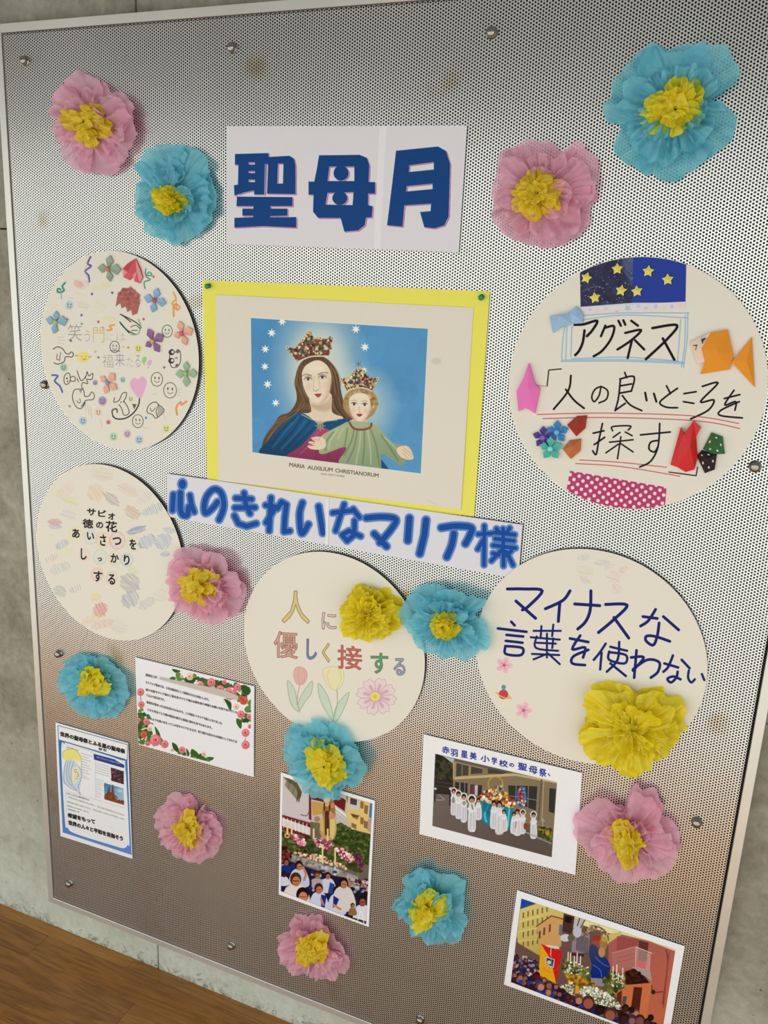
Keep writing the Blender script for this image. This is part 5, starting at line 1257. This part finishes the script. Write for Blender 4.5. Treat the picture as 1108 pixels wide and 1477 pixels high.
def photo_tall():
    q = [(405,1114),(541,1155),(532,1337),(402,1290)]
    c = canvas_for(q, .003, 1900, (248,248,252)); z = (395,1105,6.155); c.zoom(*z)
    c.setclip('82,95 875,332 820,1402 64,1110')
    c.poly('60,60 900,300 850,1450 40,1150', (120,110,104))
    c.poly('80,90 320,160 325,500 75,430', (206,198,204)); c.poly('315,150 640,230 680,560 320,490', (196,190,190))
    c.poly('318,215 450,240 445,320 318,290', (110,56,50)); c.poly('335,310 450,330 445,420 345,440', (200,160,104))
    c.poly('560,260 640,300 630,400 520,330', (120,44,44)); c.poly('540,340 660,440 640,470 540,400', (226,222,224)); c.line('560,360 650,420|545,385 640,460', 1.2, (160,160,170))
    c.poly('660,270 870,330 860,600 690,560 640,440', (222,196,130)); c.poly('660,270 760,300 750,400 670,380', (206,200,196)); c.poly('680,280 740,298 735,350 678,335', (84,80,90)); c.poly('855,330 880,335 870,470 845,450', (80,130,196))
    for p in ('770,310 800,320 795,380 768,372','805,340 840,355 832,430 802,415','770,450 800,460 795,520 768,510','700,420 750,440 748,475 700,455','690,500 735,520 733,560 690,540','800,480 840,495 835,560 800,545'): c.poly(p, (150,120,84)); 
    c.poly('680,420 765,440 745,455 700,450', (110,90,80)); c.poly('840,460 870,480 862,590 830,570', (190,160,150))
    c.poly('690,560 740,570 740,610 695,600', (30,100,100))
    c.poly('70,430 325,510 325,640 70,560', (130,50,46)); c.poly('72,455 325,545 325,615 72,530', (216,212,214))
    for x in range(90, 320, 34): c.line([(x,470+x*.28-40),(x,560+x*.28-40)], 1.1, (236,234,236), smooth=False)
    c.poly('312,200 330,205 335,480 312,470', (120,60,50)); c.line('240,430 290,440 310,410', 1.2, (110,100,104)); c.poly('80,95 140,110 210,150 250,230 240,270 200,320 215,240 190,180 130,140', (96,96,66), .9, 1.5); 
    for k in range(26): c.line([(120+k*5,110+k*5),(130+k*5-30,170+k*6)], .8, c.rng.choice([(84,80,54),(120,114,80)]), .8)
    GR = [(70,90,50),(50,66,36),(100,110,64),(120,124,80)]
    c.poly('545,520 600,500 680,560 860,610 840,880 560,760 530,640', (64,84,46)); c.scatter('545,520 600,500 680,560 860,610 840,880 560,760 530,640', GR, 180, (8,22), .8, .6)
    c.poly('70,600 330,660 560,720 780,850 770,960 640,900 400,860 180,780 75,700', (76,84,50))
    c.scatter('70,590 330,640 560,700 790,840 770,970 640,920 400,860 180,780 75,720', GR, 150, (9,20), .8)
    FLW = [(186,90,130),(222,150,180),(200,120,150),(236,206,206),(240,226,196),(160,60,96)]
    c.scatter('150,590 260,640 300,700 250,710 160,660', FLW, 60, (7,15), .95); c.scatter('350,660 450,620 520,700 500,750 400,720', FLW, 80, (7,15), .95)
    c.scatter('540,720 640,740 720,820 700,860 600,810', FLW, 90, (7,15), .95); c.scatter('730,760 800,840 780,940 740,860', [(110,60,90),(140,80,110),(80,40,70)], 50, (7,14), .9)
    c.scatter('180,760 420,790 620,880 640,910 380,840 200,790', [(236,200,180),(226,150,130),(236,226,200)], 90, (7,13), .9)
    c.ell(120,615,26,24,(206,176,96)); c.ell(120,615,12,11,(120,90,60))
    c.poly('155,780 420,860 750,980 748,1030 640,990 400,920 160,840', (170,164,166), .9, 2); c.scatter('155,790 420,870 740,980 640,980 400,910 170,835', [(200,196,196),(120,116,120)], 60, (8,18), .6)
    # statue on the float
    c.poly('450,300 480,290 530,300 545,370 550,470 560,560 530,650 440,640 405,560 430,450', ((150,116,76),(190,164,110),(450,350),(500,620)), smooth=True)
    c.poly('455,400 490,395 495,620 455,610', (96,62,46)); c.poly('500,400 545,440 550,560 525,650 500,620', (214,196,140)); c.poly('410,480 440,430 445,600 415,570', (206,184,120))
    c.ell(472,330,22,30,(214,176,140)); c.ell(472,300,32,18,(206,196,176)); c.ell(520,350,18,24,(196,150,110)); c.line('450,330 448,390|498,340 496,390', 1.8, (80,50,36)); c.ell(518,445,30,26,(206,146,130)); c.poly('510,255 520,258 524,320 512,320', (160,150,140))
    c.ell(385,470,26,26,(176,140,110)); c.poly('355,500 400,500 400,560 350,560', (120,126,84))
    for x, y0, y1 in ((434,700,860),(545,730,880),(355,560,640),(122,510,600),(160,530,600),(480,660,560)): c.line([(x,y0),(x,y1)], 2.4, (232,214,150), smooth=False)
    for x, y in ((434,930),(543,940)):
        c.line([(x,y-60),(x,y+80)], 2.2, (130,140,170)); c.ell(x,y,22,12,(70,80,120)); c.ell(x,y-30,14,16,(190,196,210)); c.ell(x,y+20,16,10,(200,206,216))
    # crowd
    c.poly('60,820 160,850 300,900 420,940 560,980 840,1020 820,1400 60,1130', (44,40,66))
    c.scatter('65,700 155,740 150,860 65,840', [(90,40,36),(120,60,50),(50,26,26),(150,90,80)], 60, (8,18), .9)
    c.scatter('640,1000 840,1010 835,1110 660,1060', [(60,36,40),(170,120,100),(206,200,206),(60,60,120),(190,150,130)], 120, (9,16), .95)
    c.scatter('60,860 420,940 820,1100 820,1400 60,1140', [(40,40,84),(30,40,110),(200,204,220),(60,80,150),(50,36,40)], 160, (10,24), .7)
    def person(x, y, r, hair, skin, shirt, w=2.2, hh=3.4, sun=False):
        c.poly([(x-r*w*.5,y+r*1.1),(x+r*w*.5,y+r*1.1),(x+r*w*.8,y+r*hh),(x-r*w*.8,y+r*hh)], shirt, smooth=True)
        c.ell(x, y-r*.15, r*.95, r*1.15, hair); c.ell(x+r*.1, y+r*.25, r*.68, r*.85, skin); c.line([(x-r*.4,y+r*.15),(x+r*.5,y+r*.2)], 1.2 if sun else .7, (40,26,26), .8); c.line([(x-r*.2,y+r*.7),(x+r*.25,y+r*.72)], .6, (140,70,60), .8)
    WS = (214,214,228)
    person(110,850,28,(60,34,30),(170,110,84),(40,60,130)); person(225,885,36,(50,30,28),(190,136,108),(196,204,230),3.0,5.0)
    c.line('262,900 285,960 270,1010', 3.4, (196,144,116)); person(90,960,24,(40,30,40),(60,50,70),WS,2.4,4)
    person(480,975,28,(50,34,32),(190,134,104),(206,208,226),3.0,5.0); c.poly('500,1030 540,1050 535,1130 480,1130', (52,84,160))
    person(385,970,26,(100,70,50),(180,130,90),(180,170,180)); person(400,1090,40,(80,46,40),(196,130,104),(204,212,236),2.6,5.2)
    person(560,1110,36,(44,28,28),(196,140,112),(200,208,236),2.8,5.6); person(620,1040,42,(40,28,28),(190,134,104),(216,212,214),3.0,5.5)
    person(195,1010,52,(90,60,36),(196,130,100),(226,218,224),2.8,4,True); person(255,1150,58,(44,28,30),(206,140,114),(40,36,60),2.4,3)
    person(785,1200,42,(44,30,28),(150,100,80),(220,220,232),2.4,5); person(700,1240,20,(60,50,40),(190,150,110),(150,120,80),2.2,4)
    c.poly('420,1140 470,1150 450,1260 420,1250', (40,60,150)); c.poly('530,1150 580,1180 560,1230 525,1260', (40,56,140)); c.line('530,1230 590,1270', 3.2, (200,146,118)); c.line('420,1180 440,1230', 3.0, (196,140,110))
    c.poly('650,1330 830,1380 815,1410 640,1345', (60,66,76)); c.line('745,1370 775,1290 800,1390|755,1345 795,1355', 1.2, (236,236,236))
    c.punch(); c.setclip(None); c.grain(6, 3)
    o = sheet('procession_photo', q, .003, .0004, c.material('tall_photo_print', .35, .45, .03), cv=c, bow=lambda u, v: .0005*math.sin(v*3.1), n=6)
    tag(o, 'tall photo of a crowd carrying a flowered statue past buildings, blue flower over its top', 'photo')

def photo_school():
    q = [(611,1059),(840,1115),(830,1262),(605,1203)]
    c = canvas_for(q, .003, 1900, (242,243,249)); z = (600,1050,4.522); c.zoom(*z)
    c.setclip('127,168 921,354 886,842 108,638')
    c.poly('100,150 940,340 900,860 100,650', (112,104,100)); c.poly('110,430 240,440 900,740 890,850 100,640', ((120,110,106),(104,96,92),(200,500),(600,800)))
    c.poly('125,168 250,200 248,240 180,190', (180,186,200)); c.poly('125,168 180,185 245,235 240,400 215,435 118,425', (52,54,42)); c.scatter('125,175 190,195 240,240 236,390 120,410', [(40,44,34),(70,70,54),(90,86,70)], 80, (8,20), .7); c.poly('120,330 235,350 230,430 118,430', (64,58,54)); c.line('125,350 235,365|120,375 235,390', 1.0, (90,84,78))
    c.poly('240,215 640,300 920,355 915,640 880,680 560,560 245,410', (140,126,104))
    c.poly('245,215 435,260 432,300 250,325', (160,142,112)); c.poly('250,320 640,295 925,350 922,362 650,312 252,336', (196,176,136)); c.line('246,220 246,330', 1.6, (190,170,130))
    for p in ('265,228 300,236 298,312 262,316','305,238 345,247 342,308 303,311','360,250 435,268 432,296 358,302','470,262 600,290 560,300 470,296'): c.poly(p, (84,80,76))
    for p in ('255,350 285,352 283,400 252,395','290,352 340,358 338,430 290,415','355,365 435,372 430,450 352,430','600,372 795,378 785,540 700,510 605,450','870,390 915,395 905,560 865,545'): c.poly(p, (66,64,62)); c.line(' '.join(p.split()), .8, (150,140,120), .8, closed=True, smooth=False)
    c.poly('362,372 388,374 386,434 360,430', (120,70,90)); c.line('600,440 790,470|655,375 650,470|735,380 730,520|320,352 318,425|395,370 392,440', 1.0, (160,152,136), .9, smooth=False); c.poly('385,372 405,374 402,440 384,436', (196,190,186))
    c.line('820,340 800,600', 2.2, (110,100,88), smooth=False); c.line('835,345 822,610', 1.2, (176,164,140), smooth=False)
    c.ell(690,448,32,68,(70,110,180)); c.ell(690,450,18,52,(120,60,60)); c.scatter('665,390 715,390 718,510 665,510', [(100,150,210),(200,80,70),(60,80,160),(226,214,150)], 46, (5,8), .9)
    c.line([(520+48*math.cos(t), 365+48*math.sin(t)) for t in np.linspace(2.6, 6.9, 16)], 1.4, (196,166,80))
    c.poly('425,465 470,470 640,520 620,660 560,660 480,640 425,600', (36,138,160)); 
    for p in ('480,490 450,560 460,610','500,500 510,560','570,520 575,640','610,530 600,640'): c.line(p, 2.4, (150,206,214), .8)
    c.poly('440,480 500,500 480,580 445,540', (20,110,130), .6)
    c.scatter('420,450 440,410 520,400 600,430 645,480 640,520 560,505 430,470', [(206,120,60),(236,226,206),(180,60,50),(226,180,90),(110,110,60),(240,236,226),(150,80,50)], 190, (6,12), .95)
    c.scatter('520,380 560,380 570,430 520,420', [(90,70,60),(120,110,70),(200,190,170)], 24, (6,12), .9)
    def girl(x, y, s, w=1.0, veil=True):
        c.poly([(x-9*s,y+14*s),(x+9*s,y+14*s),(x+14*s*w,y+60*s),(x+12*s*w,y+104*s),(x-12*s*w,y+104*s),(x-13*s*w,y+55*s)], (214,214,222), smooth=True)
        c.line([(x-2*s,y+40*s),(x-4*s,y+98*s)], .8, (160,162,176), .8); c.line([(x+6*s,y+40*s),(x+7*s,y+98*s)], .8, (170,172,184), .8)
        if veil: c.ell(x, y, 15*s, 17*s, (222,222,230))
        c.ell(x, y, 10*s, 12*s, (52,38,34)); c.ell(x, y+5*s, 7*s, 8*s, (190,146,122))
        c.line([(x-10*s,y+32*s),(x,y+40*s),(x+11*s,y+30*s)], 2.2*s, (224,224,232))
    for x, y, s in ((247,412,1.45),(278,430,1.5),(313,448,1.55)): girl(x, y, s)
    c.ell(245,470,10,20,(120,120,80),.7); c.ell(315,490,12,14,(150,150,100),.8); c.poly('218,400 228,400 225,510 218,505', (50,50,56)); c.ell(228,396,12,10,(190,190,200))
    girl(365,465,1.95,.95); girl(408,470,1.2,1.3,False); girl(545,495,1.85,1.1,False); girl(510,490,1.55,1.2,False); girl(575,545,1.2,1.4,False)
    girl(662,545,1.45,1.3,False); girl(640,560,1.2,1.4,False); girl(698,550,1.3,1,True); girl(768,565,1.45,1.1,True); c.line('655,610 650,650', 1.2, (200,90,90)); c.line('365,500 372,530', 2, (120,150,100))
    c.ell(376,672,10,5,(236,236,240)); c.ell(535,690,10,6,(236,236,240)); c.line('820,595 840,605|830,590 828,640', 1.2, (180,170,150))
    c.poly('800,640 890,660 885,730 800,700', (72,86,48)); c.scatter('800,640 890,665 885,730 800,700', [(100,116,60),(56,70,40),(190,150,60)], 46, (7,13), .85); c.line('720,680 880,752', 1.6, (170,164,156)); c.line('800,720 890,752', 1.2, (150,144,138)); c.ell(715,640,12,22,(140,80,50))
    c.line('120,470 180,470|150,435 185,465', .9, (200,200,206), .7); c.poly('118,380 132,384 128,480 116,480', (80,70,80)); c.ell(127,396,10,7,(210,206,210)); c.line('430,680 560,700', 4, (130,96,96), .35, 4)
    c.punch(); c.setclip(None); c.grain(5, 4)
    root = empty('school_photo', (at(720,1160,.003)[0], -.0026, at(720,1160,.003)[1]), 'photo of white-robed children carrying a flowered float, blue handwriting in its top margin', 'photo')
    sheet('photo_sheet', q, .003, .0004, c.material('school_photo_print', .4, .4, .04), root, cv=c, bow=lambda u, v: .0008*math.sin(v*3.1)*u, n=6)
    L = Lettering(c); ub = (28,38,150)
    xs = [('赤',172,118,218,160),('羽',226,136,272,180),('星',296,146,336,190),('美',354,156,394,202),('小',424,176,480,216),('学',496,190,528,234),('校',544,206,598,248),('の',610,228,640,250),('聖',668,226,724,270),('母',738,246,792,292),('祭',806,262,850,312),('、',862,296,874,312)]
    L.chars(z, [(ch,x0,y0,x1,y1,.16) for ch,x0,y0,x1,y1 in xs], ub, .3)
    L.build()

def photo_street():
    q = [(746,1284),(988,1365),(963,1505),(727,1420)]
    c = canvas_for(q, .003, 1900, (246,247,254)); z = (722,1277,4.104); c.zoom(*z)
    c.setclip('124,78 1036,380 950,915 62,572')
    c.poly('100,60 1060,370 980,1020 50,590', (120,96,90))
    c.poly('124,78 205,105 120,135', (24,90,176)); c.poly('200,105 1036,380 1030,420 700,300 500,240', (226,222,170))
    c.poly('118,140 225,105 375,150 360,360 240,420 105,340 98,300', ((214,200,132),(190,172,104),(150,150),(250,400)))
    for r_ in range(4):
        for k in range(6):
            x, y = 132+k*28, 160+r_*58-k*7
            c.poly([(x,y),(x+9,y-1),(x+8,y+32),(x-1,y+32)], (132,112,70), .9)
    c.line('110,215 240,180|105,275 230,250|100,330 220,320', .9, (232,220,160), .8)
    c.poly('215,240 300,182 375,205 350,350 250,400 225,330', (206,166,116)); c.line('212,242 302,180 375,200', 1.6, (130,80,60), smooth=False)
    for x, y in ((228,270),(255,250),(288,232)): c.poly([(x,y),(x+11,y-3),(x+9,y+42),(x-2,y+44)], (120,84,66))
    c.poly('375,165 440,185 420,290 365,270', (88,64,60)); c.poly('385,180 425,190 415,225 380,215', (40,30,34)); c.poly('350,230 370,235 362,300 345,290', (120,120,140)); c.poly('440,190 500,205 480,260 430,250', (190,186,190)); c.line('470,195 455,240|500,205 470,260', 1.4, (80,70,72))
    c.poly('450,270 530,290 520,400 420,400 425,330', (150,140,150)); c.poly('425,395 500,405 490,425 415,412', (90,60,56))
    for k in range(9): c.line([(455+k*8,290+k*3),(450+k*8,380+k*3)], .8, (60,52,60), smooth=False)
    c.ell(385,310,30,22,(206,206,216)); c.ell(455,275,26,34,(190,196,210)); c.ell(420,310,22,20,(110,110,90))
    c.poly('600,300 720,270 700,330 640,350', (206,190,130)); c.poly('880,330 1000,385 930,400 878,380', (230,228,150))
    c.poly('640,340 720,290 880,330 1036,390 960,1000 640,600', ((176,108,100),(196,116,90),(750,380),(900,800)))
    c.poly('690,300 820,320 800,370 690,400', (160,92,92)); c.poly('820,325 878,340 860,480 810,470', (110,66,62)); c.poly('660,400 800,362 800,480 665,510', (180,122,118)); c.line('660,400 800,362 800,480', 1.0, (206,160,150), smooth=False)
    c.line('690,430 790,405', .8, (150,90,96), .7); c.line('690,455 790,430', .8, (150,90,96), .7)
    c.poly('806,440 862,450 860,495 804,480', (190,50,56))
    for k in range(11): c.line([(806+k*8,368+k*4),(800+k*8,484+k*4)], .8, (222,206,206), smooth=False)
    c.line('806,365 895,402', 1.2, (226,210,206), smooth=False)
    c.poly('780,480 890,510 895,570 870,545 830,530 790,510', (176,160,160)); c.poly('740,510 790,490 860,545 885,580 840,605 740,585', (70,40,34)); c.scatter('740,515 790,495 860,545 880,580 840,598 745,580', [(90,54,40),(50,28,26)], 36, (7,14), .8)
    c.poly('720,590 900,575 860,800 720,740', (206,126,90)); c.poly('790,600 840,603 820,760 770,745', (96,52,40)); c.line('895,590 905,630 960,628|980,380 990,460 960,700', 1.4, (110,66,66)); c.line('1000,390 965,720', 2.0, (160,90,84)); c.ell(905,630,12,14,(60,50,54))
    c.poly('690,640 720,620 715,700 690,690', (110,60,50)); c.poly('725,655 750,655 740,710 720,700', (100,90,100))
    # banner
    c.poly('240,345 300,370 368,385 345,500 330,582 225,528', (206,44,46)); c.poly('240,345 300,440 330,582 225,528', (228,172,46)); c.poly('266,420 322,436 316,488 268,470', (190,190,206)); c.poly('274,428 316,440 308,480 274,464', (40,70,150)); c.ell(288,455,12,12,(226,206,120)); c.line('300,370 296,410', 1.0, (206,206,206)); c.line([(298+50*math.cos(t),462+50*math.sin(t)) for t in (.2,.8,1.4,2.0,2.6)], 1.0, (190,110,60), .7)
    c.line('300,340 302,520', .9, (180,180,190), .8); c.poly('270,350 345,362 350,378 275,362', (216,210,214))
    # statue and flowers
    c.line([(565+75*math.cos(t), 330+85*math.sin(t)) for t in np.linspace(3.2, 6.2, 14)], 2.2, (130,106,84)); c.scatter('495,260 560,225 640,290 635,320 565,260 510,300', [(150,130,100),(196,180,140),(90,70,60)], 40, (4,9), .9)
    c.ell(568,340,24,30,(150,96,84)); c.poly('545,300 590,298 586,325 548,325', (176,60,50)); c.ell(610,345,24,36,(170,130,84)); c.poly('596,300 630,305 625,335 600,330', (190,160,90))
    c.poly('530,360 555,350 600,400 640,450 650,500 620,545 535,545 540,470 525,410', ((70,76,116),(20,56,140),(560,380),(590,530)), smooth=True); c.line('560,420 600,460 640,480|550,470 590,500 600,540', 1.6, (110,130,190), .7); c.ell(600,395,20,30,(186,150,106)); c.poly('520,545 600,550 620,600 515,590', (150,146,150))
    GR = [(90,104,56),(60,74,40),(120,120,70),(150,140,90)]
    c.scatter('360,440 420,430 520,500 530,560 440,580 380,520', GR, 110, (7,16), .9); c.scatter('640,500 730,520 740,600 650,650 600,600', GR, 90, (7,15), .9); c.scatter('370,440 520,470 520,540 380,520', [(230,230,214)], 40, (3,6), .9); c.scatter('650,520 735,530 730,600 650,600', [(230,230,214)], 30, (3,6), .9)
    c.poly('385,520 460,530 520,560 640,640 690,700 600,640 470,600 400,570', (160,116,40)); c.scatter('385,520 520,560 690,700 600,650 400,570', [(200,160,70),(120,84,34)], 60, (6,13), .8)
    for x, y, hh in ((438,420,60),(455,400,60),(475,420,50),(402,395,50),(668,480,60),(690,470,60),(725,490,60),(700,520,40),(416,400,60)): c.line([(x,y),(x-2,y+hh)], 1.6, (230,226,220), smooth=False)
    c.poly('470,600 540,590 640,640 710,700 705,740 600,720 480,660', (110,116,84)); c.scatter('470,595 540,590 640,640 712,705 705,740 600,720 475,655', [(230,230,220),(206,206,196),(240,240,236)], 210, (4,7), .95)
    c.poly('360,590 430,575 440,650 390,670 355,640', (110,110,80)); c.scatter('360,590 430,572 445,650 390,670 355,640', [(226,226,210),(190,190,170)], 70, (4,7), .95); c.poly('445,590 465,595 468,640 440,640', (216,170,50))
    # crowd
    c.poly('80,400 225,450 220,540 330,590 470,680 720,740 960,830 950,1000 60,575 70,520', (66,44,56))
    c.scatter('80,400 228,450 220,560 70,510', [(120,80,80),(60,40,60),(40,60,130),(150,110,104),(80,60,80),(190,180,190)], 190, (5,10), .9)
    c.scatter('70,500 330,590 470,690 720,740 950,830 940,1000 62,575', [(96,60,64),(40,44,100),(60,36,44),(44,70,150),(150,100,90)], 230, (8,16), .85)
    for x, y, r_, col in ((240,600,24,(196,140,120)),(284,632,20,(190,134,112)),(288,592,20,(150,110,100)),(465,680,24,(190,136,116)),(520,695,36,(166,104,90)),(118,545,16,(176,124,104)),(148,548,14,(150,106,90)),(84,530,14,(160,110,100)),(650,765,36,(160,104,94)),(590,740,26,(60,40,44)),(740,730,22,(80,50,54)),(805,755,18,(190,136,120)),(775,740,18,(60,40,46)),(825,800,30,(140,90,90)),(890,785,18,(60,40,44)),(735,790,28,(80,48,50)),(780,800,24,(150,110,104)),(215,535,20,(110,40,40)),(260,560,14,(170,120,100)),(330,600,14,(170,120,100)),(870,810,20,(90,60,60))):
        c.ell(x, y-r_*.15, r_, r_*1.1, tuple(v*.6 for v in col)); c.ell(x, y+r_*.15, r_*.8, r_*.85, col)
    for x, y in ((225,630),(250,640),(310,650),(480,715),(175,575),(120,570)): c.ell(x, y, 16, 12, (44,80,170), .9)
    c.punch(); c.setclip(None); c.grain(5, 6)
    o = sheet('street_photo', q, .003, .0004, c.material('street_photo_print', .35, .45, .03), cv=c, bow=lambda u, v: .0006*math.sin(v*3.1), n=6)
    tag(o, 'landscape photo of a street procession with a red and yellow banner, lower right corner', 'photo')
rose_sheet(); blue_sheet(); photo_tall(); photo_school(); photo_street()
